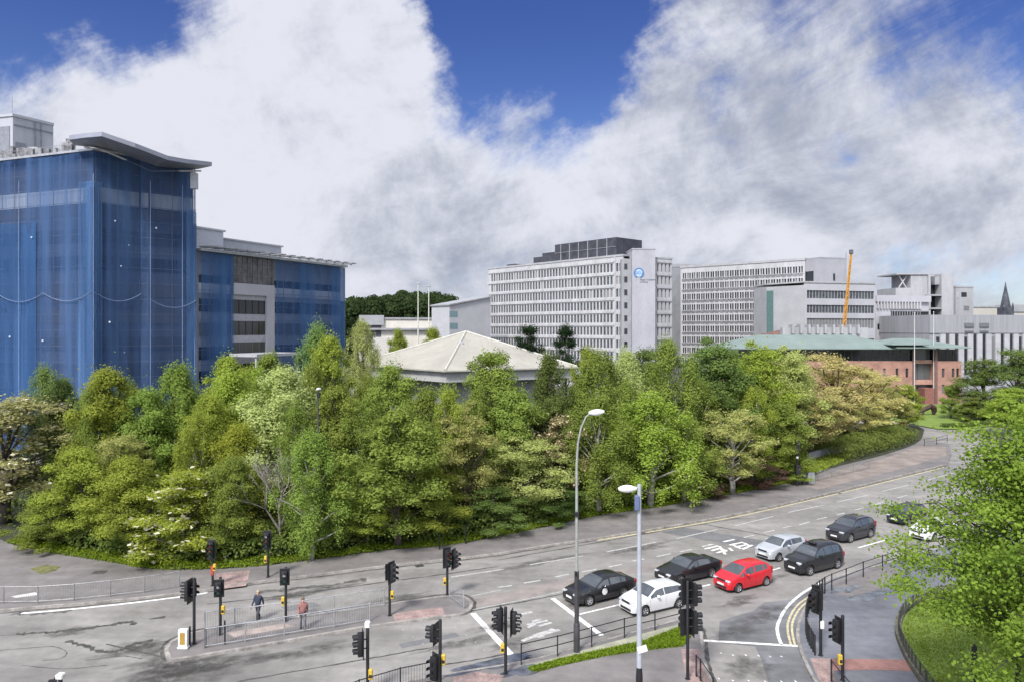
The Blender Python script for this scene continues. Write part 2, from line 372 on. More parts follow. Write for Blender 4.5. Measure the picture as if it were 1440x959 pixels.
M_galv = mat('galvanised_steel', (.42, .43, .44), .45, .6, var=.15, scale=3)
M_greycol = mat('grey_column_paint', (.40, .42, .46), .5, .2, var=.1, scale=1.5)
M_pvc = mat('box_yellow', (.55, .38, .04), .5, var=.1)
M_lens_r = mat('red_lens', (.25, .02, .015), .15); M_lens_a = mat('amber_lens', (.30, .13, .02), .15); M_lens_g = mat('green_lens', (.03, .16, .11), .15)
M_lens_w = mat('pale_lens', (.75, .75, .72), .2)
M_glass = mat('window_glass', (.10, .11, .12), .08, scale=.9, spec=.6, col2=(.022, .027, .033))
M_glassb = mat('dark_glass', (.02, .022, .026), .1, var=.3, scale=.3, spec=.6)
def vary(m, pale=(.30, .30, .29), share=.30):
    nt = m.node_tree; N = nt.nodes; p = N['Principled BSDF']; src = p.inputs['Base Color'].links[0].from_socket
    oi = N.new('ShaderNodeObjectInfo'); mr = N.new('ShaderNodeMapRange'); mr.inputs[1].default_value = 1-share; mr.inputs[2].default_value = 1.0; nt.links.new(oi.outputs['Random'], mr.inputs[0])
    mx = N.new('ShaderNodeMix'); mx.data_type = 'RGBA'; nt.links.new(mr.outputs[0], mx.inputs[0]); nt.links.new(src, mx.inputs[6]); mx.inputs[7].default_value = (*pale, 1); nt.links.new(mx.outputs[2], p.inputs['Base Color'])
vary(M_glass); vary(M_glassb, (.16, .16, .16), .35)
M_carglass = mat('car_glass', (.035, .045, .05), .03, var=.1, spec=1.0)
M_carglass.node_tree.nodes['Principled BSDF'].inputs['IOR'].default_value = 1.9
M_chrome = mat('alloy', (.55, .55, .56), .28, .85)
M_conc = mat('white_precast', (.41, .405, .415), .75, var=.12, scale=.6, stretch=(1, 1, .12), var2=.05, scale2=3)
M_concg = mat('grey_concrete', (.34, .34, .35), .85, var=.10, scale=.3, stretch=(1, 1, .3), var2=.06, scale2=3)
M_concd = mat('dim_concrete', (.28, .285, .30), .85, var=.10, scale=.3)
M_cladw = mat('white_cladding', (.39, .39, .41), .5, var=.05, scale=.3)
M_cladg = mat('grey_cladding', (.36, .36, .38), .5, .1, var=.08, scale=.4)
M_plant = mat('dark_plant_screen', (.045, .047, .06), .6, var=.3, scale=.4)
M_alum = mat('roof_aluminium', (.30, .31, .36), .42, .35, var=.08, scale=.3)
M_copper = mat('green_copper_roof', (.185, .235, .215), .75, var=.14, scale=.25, col2=(.14, .18, .165))
M_redwall = bricks('pink_sandstone_block', (.36, .195, .15), (.41, .235, .185), (.33, .18, .145), .5)
M_roofpale = mat('pale_roof_felt', (.335, .32, .275), .8, var=.09, scale=.2, var2=.06, scale2=2)
M_corr = mat('grey_rainscreen', (.30, .30, .32), .5, .1, var=.10, scale=.6, stretch=(3, 3, .15))
M_bark = mat('bark', (.085, .07, .055), .95, var=.35, scale=3, stretch=(1, 1, .3))
M_barkp = mat('pale_bark', (.36, .34, .30), .9, var=.35, scale=2.5)
M_barkg = mat('grey_bare_bark', (.23, .21, .18), .9, var=.3, scale=3)
M_amber = mat('amber_panel', (.42, .25, .05), .5)
M_plate = mat('plate_white', (.72, .72, .68), .5); M_orange = mat('crane_yellow', (.55, .27, .04), .5, var=.15)
M_rust = mat('rusty_bronze', (.06, .03, .022), .6, var=.4, scale=2)
M_steeldark = mat('slate_spire', (.06, .065, .08), .8, var=.3, scale=.5)
M_net = netting('blue_netting', (.078, .148, .30), (.036, .075, .175), .50)
M_net2 = netting('bright_blue_netting', (.078, .175, .37), (.045, .11, .26), .5)
M_netpale = netting('doubled_netting', (.14, .25, .44), (.06, .13, .28), .55)
# ---------------------------------------------------------------- the ground
def struct(name, bm, m): return obj(name, bm, m, kind='structure')
ZP = 0.12
bm = B(); sheet(bm, [(-2500, -200, -.06), (2500, -200, -.06), (2500, 5000, -.06), (-2500, 5000, -.06)]); struct('ground', bm, M_land)
bm = B(); sheet(bm, [(-150, 6, 0), (170, 6, 0), (170, 133, 0), (-150, 133, 0)]); struct('road', bm, M_road)
FK = [(-420, 912), (-200, 882), (0, 857), (140, 845), (259, 832), (360, 817), (450, 806), (547, 794), (631, 785), (700, 777), (760, 767), (850, 754), (940, 739), (1040, 721), (1130, 701), (1230, 677), (1332, 652)]
HF = [(-60, 700), (-25, 738), (10, 762), (72, 776), (156, 789), (218, 799), (300, 799), (380, 793), (450, 785), (550, 772), (640, 764), (760, 741), (850, 722), (920, 712), (1000, 699), (1120, 676), (1180, 655), (1240, 640), (1290, 622), (1300, 604)]
fk = gp(FK, ZP); hf = gp(HF, ZP)
bm = B(); sheet(bm, fk+[g(1338, 638, ZP), g(1334, 624, ZP), g(1304, 619, ZP)]+list(reversed(hf[:-4]))+[g(-300, 690, ZP), g(-420, 760, ZP)]); struct('far_pavement', bm, M_pave)
bm = B(); sheet(bm, [Vector((p.x, p.y, .15)) for p in hf]+[Vector(p) for p in ((70, 124, .15), (-26, 127, .15), (-46, 90, .15), (-54, 80, .15))]); struct('woodland_ground', bm, M_soil)
# brick paved stretch of the far pavement
bm = B(); sheet(bm, gp([(1128, 681), (1180, 660), (1240, 645), (1292, 627), (1330, 628), (1332, 640), (1290, 652), (1228, 669), (1150, 688)], ZP+.006, sm=False)); struct('block_paving', bm, M_brownpave)
bm = B(); kerb_strip(bm, [Vector((p.x, p.y, 0)) for p in fk], .16, -.03, ZP+.012); struct('far_kerb', bm, M_kerb)
bm = B(); sheet(bm, gp([(300, 829), (346, 823), (352, 801), (304, 806)], ZP+.005, sm=False)); struct('far_tactile_paving', bm, M_pink)
# lawn by the red building, beyond the side road
bm = B(); sheet(bm, [g(1288, 597, .14), g(1320, 603, .14), g(1350, 603, .14), g(1400, 598, .14), g(1520, 590, .14), Vector((170, 160, .14)), Vector((88, 156, .14)), Vector((66, 150, .14))]); struct('far_lawn', bm, M_grass)
# near pavement and verge
NK = [(200, 1075), (400, 1003), (500, 974), (600, 952), (680, 939), (727, 931), (770, 921), (845, 901), (953, 871), (972, 869), (983, 880), (987, 900), (988, 920), (993, 940), (1003, 962), (1030, 1010), (1070, 1090)]
nk = gp(NK, ZP)
bm = B(); sheet(bm, nk+[g(1070, 1300, ZP), g(200, 1300, ZP)]); struct('near_pavement', bm, M_pave)
bm = B(); kerb_strip(bm, [Vector((p.x, p.y, 0)) for p in nk], .16, -.03, ZP+.012); struct('near_kerb', bm, M_kerb)
bm = B(); sheet(bm, gp([(730, 936), (775, 926), (850, 905), (953, 877), (962, 884), (900, 905), (840, 918), (770, 933), (738, 942)], ZP+.008, sm=False)); struct('concrete_verge_margin', bm, mat('pale_verge_concrete', (.30, .30, .22), .9, var=.2, scale=1.2))
bm = B(); sheet(bm, gp([(742, 941), (790, 928), (850, 915), (905, 903), (955, 884), (972, 893), (960, 908), (905, 914), (850, 922), (790, 935), (755, 944)], ZP+.016, sm=False)); struct('grass_verge', bm, M_grass)
bm = B(); sheet(bm, gp([(636, 952), (668, 944), (712, 949), (700, 962), (640, 975)], ZP+.006, sm=False)); struct('near_tactile_paving', bm, M_pink)
bm = B(); sheet(bm, gp([(958, 912), (986, 912), (992, 945), (1004, 975), (975, 975), (962, 940)], ZP+.006, sm=False)); struct('corner_tactile_paving', bm, M_pink)
# right pavement and its lawn
NR = [(1260, 1200), (1188, 1010), (1149, 959), (1137, 938), (1125, 909), (1122, 886), (1128, 863), (1143, 838), (1157, 819), (1190, 806), (1242, 792), (1300, 776), (1440, 735), (1560, 700), (1700, 660)]
nr = gp(NR, ZP)
bm = B(); sheet(bm, nr+[g(2100, 690, ZP), g(2100, 1200, ZP)]); struct('corner_pavement', bm, M_wet)
bm = B(); kerb_strip(bm, [Vector((p.x, p.y, 0)) for p in nr], .16, -.03, ZP+.012); struct('corner_kerb', bm, M_kerb)
LW = [(1800, 740), (1500, 790), (1390, 815), (1325, 831), (1289, 846), (1270, 862), (1263, 886), (1273, 916), (1292, 948), (1335, 1005), (1420, 1110)]
lw = gp(LW, .2)
bm = B(); sheet(bm, lw+[g(2200, 1110, .2), g(2200, 740, .2)]); struct('corner_lawn', bm, M_grass)
bm = B(); kerb_strip(bm, [Vector((p.x, p.y, 0)) for p in lw], .32, .1, .42); tag(obj('edging_wall', bm, mat('mossy_edging', (.12, .115, .08), .9, var=.3, scale=2)), 'low mossy stone edging curving round the corner lawn', 'wall')
bm = B(); sheet(bm, gp([(1140, 926), (1220, 926), (1276, 927), (1285, 943), (1220, 941), (1146, 943)], ZP+.006, sm=False)); struct('red_brick_band', bm, M_redpave)
bm = B(); sheet(bm, gp([(1139, 925), (1168, 925), (1176, 962), (1190, 990), (1174, 990), (1152, 956)], ZP+.010, sm=False)); struct('corner_crossing_paving', bm, M_pink)
bm = B(); sheet(bm, gp([(1164, 818), (1200, 806), (1250, 794), (1262, 812), (1215, 836), (1175, 836)], ZP+.005)); struct('worn_pavement_patch', bm, M_pave)
# side road: newer dark surfacing against the old
bm = B(); sheet(bm, gp([(1012, 873), (1060, 858), (1075, 846), (1120, 842), (1150, 822), (1126, 862), (1119, 886), (1122, 909), (1135, 940), (1170, 1010), (1095, 1010), (1072, 930), (1062, 908), (1010, 903)], .004, sm=False)); struct('side_road', bm, M_side)
# central island
IS = [(236, 920), (244, 926), (300, 917), (360, 907), (450, 891), (528, 878), (600, 868.5), (648, 862), (662, 853), (657, 841), (631, 837), (544, 849), (416, 868), (330, 880), (270, 889), (242, 902), (234, 912)]
isl = gp(IS, ZP, n=4)
bm = B(); sheet(bm, isl); struct('central_island', bm, M_pave)
bm = B(); kerb_strip(bm, [Vector((p.x, p.y, 0)) for p in isl+isl[:1]], .2, -.03, ZP+.012); struct('island_kerb', bm, M_kerb)
bm = B(); sheet(bm, gp([(556, 874), (626, 864), (622, 853), (584, 857), (552, 863)], ZP+.006, sm=False)); struct('island_tactile_paving', bm, M_pink)
bm = B(); sheet(bm, gp([(318, 889), (400, 876), (416, 880), (330, 896)], ZP+.006, sm=False)); struct('island_crossing_paving', bm, mat('faded_pink_paving', (.33, .27, .24), .85, var=.2, scale=1.5))
bm = B(); sheet(bm, gp([(664, 842), (760, 822), (860, 802), (935, 790), (925, 797), (820, 822), (720, 845), (668, 853)], .004, sm=False)); struct('hatched_median', bm, mat('pinkish_asphalt', (.25, .22, .20), .8, var=.2, scale=.5, var2=.15, scale2=14))
# road paint
def mark(name, segs, wd, m, z=.009, sm=False):
    bm = B()
    for i, s in enumerate(segs): ribbon(bm, gp(s, 0, 6, sm) if len(s) > 2 else [g(*p) for p in s], wd, z+.0007*i)
    return struct(name, bm, m)
mark('lane_dashes_far', [[(634, 811), (708, 800)], [(745, 793.6), (819.7, 781.3)], [(853, 775.7), (922, 762)], [(951, 757), (1009, 744)], [(1033.5, 738.8), (1087, 725.8)], [(1109, 720), (1158, 710)], [(1176, 706), (1220, 696)], [(1240, 690.7), (1277, 682)], [(1300, 676), (1340, 665)], [(1362, 659), (1400, 648)]], .16, M_worn)
mark('lane_dashes_middle', [[(a, b), (c, d)] for a, b, c, d in ((700, 825.5, 720, 822.9), (737, 819.5, 760, 815.6), (780, 811, 800, 807), (818, 804, 839, 800), (854.6, 797.3, 874.6, 793), (889.5, 788.6, 906, 785.6), (923.4, 782.3, 944, 778), (956, 775.7, 972.7, 772.3), (989, 768, 1004, 765), (1045.8, 755.4, 1060.8, 752), (1074, 748.4, 1089, 745.4), (1101, 741.7, 1113, 739.6), (1124, 738, 1138, 733.3), (1148.8, 730, 1163, 727), (1175.8, 724, 1188, 721), (1202, 717, 1215, 713.6), (1228, 710, 1241, 706.6), (1262, 700, 1276, 696))], .18, M_worn)
mark('lane_line_near', [[(814.7, 863.4), (866, 851)], [(866, 851), (885, 846.5)], [(976, 826.5), (999, 821.5)], [(1083, 802), (1097, 798)], [(1207, 769.8), (1249, 758)], [(1290, 746), (1330, 734)]], .15, M_white)
mark('stop_line_near', [[(665, 862), (729, 931)]], .34, M_white)
mark('stop_line_advance', [[(777, 841), (846, 893)]], .30, M_white)
mark('side_road_stop_line', [[(987, 900), (1055, 904), (1123, 908)]], .22, M_white)
mark('curved_edge_line', [[(1155, 818), (1128, 834), (1106, 854), (1094, 877), (1094, 892), (1099, 906)]], .17, M_white, sm=True)
mark('double_yellow_line', [[(1138, 838), (1120, 852), (1109, 872), (1108, 888), (1112, 906)], [(1141, 841), (1125, 855), (1115, 873), (1114, 888), (1118, 907)], [(1172, 815), (1242, 796), (1300, 780), (1440, 739)]], .12, M_yellow, sm=True)
mark('kerb_yellow_line', [[(840, 759.5), (940, 743), (1040, 725), (1130, 705), (1230, 681), (1328, 656.6)]], .20, M_yellow, sm=True)
mark('left_edge_line', [[(30, 862), (80, 858), (170, 849), (259, 838), (292, 833)]], .22, M_white, sm=True)
mark('hatching_edge', [[(664, 857), (760, 838), (830, 822)], [(662, 838), (705, 829)]], .08, M_worn)
# worn lettering and arrows, no longer legible
def strokes(name, segs, wd, m): return mark(name, segs, wd, m, z=.010)
strokes('worn_lane_arrow', [[(726, 865), (748, 860)], [(741, 878), (770, 872)], [(742, 882), (752, 877)], [(757, 880), (776, 875)], [(748, 873.5), (760, 870.5)]], .22, M_worn)
strokes('worn_carriageway_arrow', [[(748, 896), (787, 885)], [(751, 893), (772, 887)], [(734, 901), (752, 894)], [(755, 896), (764, 893)], [(768, 890), (778, 884)]], .26, M_worn)
strokes('worn_lane_lettering', [[(988, 768), (1002, 765)], [(991, 771.5), (1010, 767)], [(1000, 774), (1014, 770)], [(1008, 777), (1022, 773)], [(1012, 768), (1020, 779)], [(1014, 771), (1022, 775)], [(1025, 770), (1030, 774)], [(1017, 761.5), (1033, 758)], [(1026, 766), (1045, 762)], [(1034, 769), (1052, 765)], [(1044, 772), (1058, 766)], [(1046, 763), (1056, 768)], [(1030, 766), (1042, 771)]], .22, M_white)
strokes('crossing_studs', [[(x, y), (x+1.6, y-.3)] for x, y in ((1013, 918), (1030, 921), (1048, 921), (1066, 922), (1082, 923), (1098, 923), (1010, 954), (1030, 957), (1052, 957), (1075, 958), (1098, 958), (1118, 958))], .14, M_white)
strokes('road_studs', [[(x, y), (x+1.5, y-.3)] for x, y in ((566, 885), (580, 895), (594, 905), (606, 915), (640, 882), (655, 893), (668, 903), (680, 914))], .1, M_worn)
def gutter(path, d, wd, m):
    bm = B(); q = []
    for i, p in enumerate(path):
        t = path[min(i+1, len(path)-1)]-path[max(i-1, 0)]; t = Vector((t.x, t.y, 0)).normalized(); q.append(Vector((p.x, p.y, 0))+Vector((t.y, -t.x, 0))*d)
    ribbon(bm, q, wd, .0045, .5, random.Random(9)); struct('gutter', bm, m)
M_gut = mat('dark_gutter', (.10, .092, .082), .7, var=.4, scale=1.5)  # uneven dark strip on the road beside each kerb
gutter(fk, .24, .22, M_gut); gutter(nk, -.22, .18, M_gut); gutter(nr, -.22 if False else .22, .18, M_gut)
i_ = gp(IS+IS[:1], 0, n=4); gutter(i_, .24, .18, M_gut); gutter(i_, -.24, .18, M_gut)
# tar seams, stains and patches
rr = random.Random(5)
def seam(segs, wd, jag, m=M_tar, z=.005):
    bm = B()
    for i, s in enumerate(segs):
        p = gp(s, 0, 8); k = min(1, wd*2); p = [Vector((q.x+rr.uniform(-.05, .05)*k, q.y+rr.uniform(-.10, .10)*k, 0)) for q in p]
        ribbon(bm, p, wd, z+.0006*i, jag, rr)
    return struct('road_seam', bm, m)
def stain(blobs, m, z):
    """irregular stains, each an uneven patch round a centre (pixel x, y, half length m, half width m)"""
    bm = B()
    for i, (x, y, a, b) in enumerate(blobs):
        c = g(x, y); ph = rr.uniform(0, 9); pts = []
        for k in range(40):
            t = 2*math.pi*k/40; q = 1+.75*mnoise.noise((math.cos(t)*1.6+ph, math.sin(t)*1.6, ph))+.35*mnoise.noise((math.cos(t)*5+ph, math.sin(t)*5, ph))
            u, v = a*math.cos(t)*q, b*math.sin(t)*q; h = R(24); pts.append((c.x+u*math.cos(h)-v*math.sin(h), c.y+u*math.sin(h)+v*math.cos(h), z+.0006*i))
        sheet(bm, pts)
    return struct('road_stain_dark_patch', bm, m)
seam([[(291, 849), (380, 839), (460, 829), (547, 817), (631, 806), (700, 796)], [(659, 859.5), (700, 852), (760, 841), (815, 829)], [(150, 905), (280, 935)], [(330, 960), (360, 953), (506, 928), (566, 917), (619, 908)], [(626, 934), (670, 927), (710, 919)], [(860, 832), (900, 823), (960, 806)], [(700, 787), (820, 766), (930, 746), (1040, 728)], [(985, 736), (1030, 744), (1075, 752), (1095, 760)]], .12, .6)
seam([[(22, 891), (38, 890.5), (77, 888), (110, 884), (145, 880), (178, 874)], [(92, 901), (118, 908), (144, 916), (165, 915), (188, 905), (215, 900)], [(155, 879), (178, 874), (192, 877)], [(210, 870), (232, 867)]], .26, .9)
seam([[(360, 833), (420, 827), (470, 822), (515, 814)], [(20, 861.5), (60, 861), (100, 858)], [(570, 856), (620, 846), (640, 842)]], .5, .8, mat('worn_tar_patch', (.13, .122, .112), .6, var=.4, scale=3))
def stain_mat(name, c, rough):
    """a soft edged stain: it thins out into the asphalt below"""
    m = bpy.data.materials.new(name); m.use_nodes = True; nt = m.node_tree; N = nt.nodes; p = N['Principled BSDF']; p.inputs['Base Color'].default_value = (*c, 1); p.inputs['Roughness'].default_value = rough
    tc = N.new('ShaderNodeTexCoord'); n = N.new('ShaderNodeTexNoise'); n.inputs['Scale'].default_value = 1.6; n.inputs['Detail'].default_value = 9; n.inputs['Roughness'].default_value = .65; nt.links.new(tc.outputs['Object'], n.inputs['Vector'])
    at_ = N.new('ShaderNodeAttribute'); at_.attribute_name = 'fade'
    a = N.new('ShaderNodeMath'); a.operation = 'MULTIPLY'; mr = N.new('ShaderNodeMapRange'); mr.inputs[1].default_value = .30; mr.inputs[2].default_value = .66; mr.inputs[4].default_value = .72; nt.links.new(n.outputs[0], mr.inputs[0])
    nt.links.new(mr.outputs[0], a.inputs[0]); nt.links.new(at_.outputs['Fac'], a.inputs[1]); nt.links.new(a.outputs[0], p.inputs['Alpha']); MATS[name] = m; return m
def stain(blobs, m, z):
    """irregular stains and dark patches, each an uneven patch round a centre (pixel x, y, half length m, half width m), fading at its rim"""
    bm = B(); fl = bm.verts.layers.float.new('fade')
    for i, (x, y, a, b) in enumerate(blobs):
        c = g(x, y); ph = rr.uniform(0, 9); h = R(26); rings = []
        for s, fd in ((.3, .95), (.65, .8), (1.0, .4), (1.25, 0.0)):
            ring = []
            for k in range(36):
                t = 2*math.pi*k/36; q = s*(1+.8*mnoise.noise((math.cos(t)*1.6+ph, math.sin(t)*1.6, ph))+.3*mnoise.noise((math.cos(t)*5+ph, math.sin(t)*5, ph)))
                u, v = a*math.cos(t)*q, b*math.sin(t)*q; w_ = bm.verts.new((c.x+u*math.cos(h)-v*math.sin(h), c.y+u*math.sin(h)+v*math.cos(h), z+.0006*i)); w_[fl] = fd; ring.append(w_)
            rings.append(ring)
        bm.faces.new(rings[0])
        for p, q in zip(rings, rings[1:]):
            for k in range(36): bm.faces.new((p[k], q[k], q[(k+1) % 36], p[(k+1) % 36]))
    bmesh.ops.recalc_face_normals(bm, faces=bm.faces[:])
    return struct('road_stain_dark_patch', bm, m)
M_stain_patch = stain_mat('damp_stain_dark_patch', (.085, .082, .076), .45); M_oil = stain_mat('oil_stain', (.055, .053, .05), .45)
M_trench = asphalt('trench_repair', .15, wet=.4, tint=(1, 1, 1), patch=.2)
bm = B(); sheet(bm, gp([(930, 748), (962, 741), (1088, 762), (1058, 770)], .0016, sm=False)); sheet(bm, gp([(395, 853), (440, 846), (452, 851), (405, 859)], .0016, sm=False)); sheet(bm, gp([(560, 905), (640, 889), (648, 894), (566, 911)], .0016, sm=False)); struct('trench_repair', bm, M_trench)
stain([(200, 912, 2.0, .8), (228, 928, 1.7, .8), (252, 941, 2.4, .9), (275, 934, 1.5, .6), (205, 955, 2.3, .6), (265, 953, 1.8, .5)], M_stain_patch, .003)
stain([(205, 908, 1.1, .35), (240, 937, 1.4, .4), (262, 945, 1.0, .25)], M_oil, .0066)
stain([(100, 888, .9, .5), (440, 832, 2.2, .5), (400, 838, 1.6, .4), (720, 905, 1.2, .5), (330, 930, 2.6, .5), (430, 915, 3.0, .5), (820, 850, 1.3, .4), (560, 840, 2.2, .4), (900, 770, 2.8, .5), (760, 790, 2.8, .5), (1080, 815, 1.6, .5), (640, 905, 2.0, .4), (700, 880, 1.6, .4)], M_stain_patch, .0023)
seam([[(0, 914), (50, 910), (77, 909), (94, 917), (84, 926), (60, 928)], [(0, 893), (20, 892)], [(120, 928), (170, 922), (200, 926)], [(30, 935), (90, 940), (150, 935)]], .05, .7)
stain([(1040, 847, 1.1, .35), (1046, 840, 1.1, .35), (1068, 869, 1.6, .5), (1050, 938, 1.2, .9), (1030, 890, 1.3, .6), (1085, 856, 1.2, .4)], M_stain_patch, .0085)  # soft rimmed dark patches by the red car and on the side road
stain([(1192, 830, 1.0, .35), (1215, 842, 1.2, .3), (1240, 836, .8, .3)], mat('puddle', (.13, .14, .15), .06, var=.3, scale=2), ZP+.011)
stain([(690, 938, 1.6, .35), (735, 946, 1.0, .3)], mat('damp_gutter', (.12, .125, .14), .12, var=.3, scale=2), ZP+.011)
# manhole-like grassy patch in the left pavement
bm = B(); sheet(bm, gp([(42, 799), (66, 793), (86, 796), (78, 802), (58, 807)], ZP+.006, sm=False)); struct('mossy_pavement_patch', bm, mat('mossy_asphalt', (.14, .14, .05), .95, var=.3, scale=3))
bm = B(); sheet(bm, gp([(15, 838), (50, 832), (54, 836), (22, 840)], ZP+.006, sm=False)); struct('pale_pavement_patch', bm, mat('pale_slab', (.55, .54, .5), .8))
# hills far off
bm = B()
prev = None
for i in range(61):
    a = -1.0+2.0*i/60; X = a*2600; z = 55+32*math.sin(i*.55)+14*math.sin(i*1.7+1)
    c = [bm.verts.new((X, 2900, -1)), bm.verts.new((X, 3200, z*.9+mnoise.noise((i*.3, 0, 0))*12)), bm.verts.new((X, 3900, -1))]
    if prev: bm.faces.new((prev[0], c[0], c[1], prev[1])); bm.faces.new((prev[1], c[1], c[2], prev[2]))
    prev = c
struct('hills', bm, mat('haze_blue_hill', (.14, .18, .24), .95, var=.2, scale=.004))  # distance haze is put into the hills' blue colour

# ---------------------------------------------------------------- buildings
def seg(P0, P1):
    P0, P1 = Vector(P0[:2]), Vector(P1[:2]); d = P1-P0
    return P0, d.length, math.atan2(d.y, d.x)
def frame(name, label, P0, P1, cat='building', group=None):
    p, L, a = seg(P0, P1); return thing(name, label, cat, (p.x, p.y, 0), a, group), L
def grid_wall(bm, L, rows, xs, xw, y0, y1, z_bot, z_top, x0=0.0):
    """a facade wall between y0 (face) and y1 with an opening for every (row, x): spandrels and piers as solid pieces"""
    z = z_bot
    for (za, zb) in rows:
        box(bm, x0, L, y0, y1, z, za); z = zb
    box(bm, x0, L, y0, y1, z, z_top)
    for (za, zb) in rows:
        x = x0
        for c in xs:
            box(bm, x, c-xw/2, y0+.003, y1, za, zb); x = c+xw/2
        box(bm, x, L, y0+.003, y1, za, zb)
_pane = {}
def pane(parent, name, x0, x1, y, z0, z1, m, label=None, depth=.06):
    key = (round(x1-x0, 3), round(z1-z0, 3), m.name, depth)
    if key not in _pane:
        bm = B(); box(bm, 0, x1-x0, 0, depth, 0, z1-z0); me = bpy.data.meshes.new(name); bm.to_mesh(me); bm.free(); me.materials.append(m); _pane[key] = me
    o = inst(name, _pane[key], parent); o.location = (x0, y, z0)
    if label: o['label'] = label
    return o
def many_panes(parent, name, items, m, cap=100, y=.45):
    """the first cap windows as parts, the rest as one part"""
    for it in items[:cap]: pane(parent, name, it[0], it[1], y, it[2], it[3], m)
    if len(items) > cap:
        bm = B()
        for it in items[cap:]: box(bm, it[0], it[1], y, y+.06, it[2], it[3])
        o = obj(name, bm, m, parent); o['kind'] = 'stuff'

# --- tall block wrapped in blue netting
rf = random.Random(3)
bl = thing('office_block', 'tall office block wrapped in dark blue debris netting under a swooping grey roof', 'building', (-53, 90, 0))
C = [Vector((-85, 101.6)), Vector((-53, 90)), Vector((-49.2, 94.2)), Vector((-48.2, 94.4)), Vector((-43.8, 98.5))]
off = Vector((-53, 90))
loc = [c-off for c in C]
def inset(pts, d):
    out = []
    for i, p in enumerate(pts):
        e = []
        for a, b in ((i-1, i), (i, i+1)):
            if a >= 0 and b < len(pts): t = (pts[b]-pts[a]).normalized(); e.append(Vector((-t.y, t.x)))
        n = sum(e, Vector((0, 0))).normalized(); out.append(p+n*d)
    return out
inner = inset(loc, 1.1)
ZT = 39.1
bm = B(); prism(bm, [tuple(p) for p in inner]+[(1.0, 21), (-25, 34)], 0, ZT-.6); obj('wall', bm, mat('office_wall', (.13, .15, .20), .7, var=.15, scale=.3), bl)
ins2 = inset(loc, 1.02); ins3 = inset(loc, .96)
def wall_band(bm, pts, z0, z1, skip=0.0):
    for a, b in zip(pts, pts[1:]):
        d = (b-a); n = Vector((-d.y, d.x)).normalized()*.05
        a2 = a+d*skip; b2 = b-d*skip
        v = [bm.verts.new((p.x, p.y, z)) for z in (z0, z1) for p in (a2, b2, b2+n, a2+n)]
        for f in ((0, 1, 5, 4), (1, 2, 6, 5), (2, 3, 7, 6), (3, 0, 4, 7), (4, 5, 6, 7), (3, 2, 1, 0)): bm.faces.new([v[i] for i in f])
for k in range(9):
    z = 3.2+k*3.5
    bm = B(); wall_band(bm, ins2, z, z+1.75, .015); obj('window_band', bm, M_glassb, bl)
bm = B(); wall_band(bm, ins3, 32.7, 34.7, .03); o = obj('window_band', bm, mat('pale_glazing', (.80, .85, .9), .3, var=.15, scale=1.2, stretch=(1, 1, .1)), bl); o['label'] = 'pale band of high windows behind the netting'
# scaffold behind the net
bm = B()
for a, b in zip(inset(loc, .45), inset(loc, .45)[1:]):
    n = max(1, int((b-a).length/2.4))
    for i in range(n+1):
        p = a.lerp(b, i/n); tube(bm, [(p.x, p.y, .1), (p.x, p.y, ZT-.4)], .045, 5, False)
    for k in range(18):
        z = 2+k*2.05; tube(bm, [(a.x, a.y, z), (b.x, b.y, z)], .04, 5, False)
obj('scaffold', bm, mat('scaffold_tube', (.30, .31, .33), .5, .4), bl)
def net_mesh(pts, z0, z1, step=.35, amp=.10, seed=0, tie=(19.0,)):
    bm = B(); cols = []; s = 0.0
    for a, b in zip(pts, pts[1:]):
        L = (b-a).length; n = max(2, int(L/step)); nr = Vector(((b-a).y, -(b-a).x)).normalized()
        for i in range(n+(1 if b is pts[-1] else 0)):
            p = a.lerp(b, i/n); cols.append((p, nr, s+L*i/n, i == 0 or i == n))
        s += L
    rows = [z0+(z1-z0)*k/26 for k in range(27)]; grid = []
    for p, nr, s, e in cols:
        col = []
        for z in rows:
            w_ = mnoise.noise((s*.9, z*.05, seed))*amp+mnoise.noise((s*.3, z*.12, seed+9))*amp*1.6
            for t in tie: w_ -= .12*math.exp(-((z-t)/.7)**2)
            if e: w_ *= .2
            col.append(bm.verts.new((p.x+nr.x*w_, p.y+nr.y*w_, z)))
        grid.append(col)
    for a, b in zip(grid, grid[1:]):
        for k in range(26): bm.faces.new((a[k], b[k], b[k+1], a[k+1]))
    return bm
obj('netting', net_mesh(loc, .3, ZT, seed=2), M_net, bl, smooth=True)
def strip_on(i, s0, s1, d):
    a, b = loc[i], loc[i+1]; t = (b-a).normalized(); n = Vector((t.y, -t.x)); return [a+t*s0+n*d, a+t*s1+n*d]
cz = loc[1]
def strip_round(i, wa, wb, d):
    a, b, c = loc[i-1], loc[i], loc[i+1]; ta = (b-a).normalized(); tb = (c-b).normalized(); na = Vector((ta.y, -ta.x)); nb = Vector((tb.y, -tb.x))
    return [b-ta*wa+na*d, b+(na+nb).normalized()*d, b+tb*wb+nb*d]
for pts, z0, z1, sd in ((strip_round(1, 2.4, 1.0, .16), .5, 35.2, 5), (strip_round(1, 1.5, .6, .22), .5, 35.0, 4), (strip_round(1, .8, .3, .28), .5, 34.6, 3), (strip_on(3, 5.2, 6.05, .22), .5, 32.6, 7), (strip_on(3, 5.5, 6.05, .27), .5, 31, 2), (strip_on(0, 10, 12.5, .14), .5, 30, 1), (strip_on(3, 4.7, 6.0, .16), .5, 33.0, 6), (strip_on(3, 1.2, 4.2, .12), .5, 30.5, 8), (strip_on(1, 1.1, 4.4, .12), .5, 31.0, 8)):
    m = M_netpale if sd < 8 else mat('slack_netting', (.10, .16, .30), .9, var=.2, scale=.8, stretch=(1, 1, .04))
    if sd < 8: o = obj('netting', net_mesh(pts, z0, z1, .3, .1, sd), m, bl, smooth=True); o['label'] = 'pale doubled strip of netting'
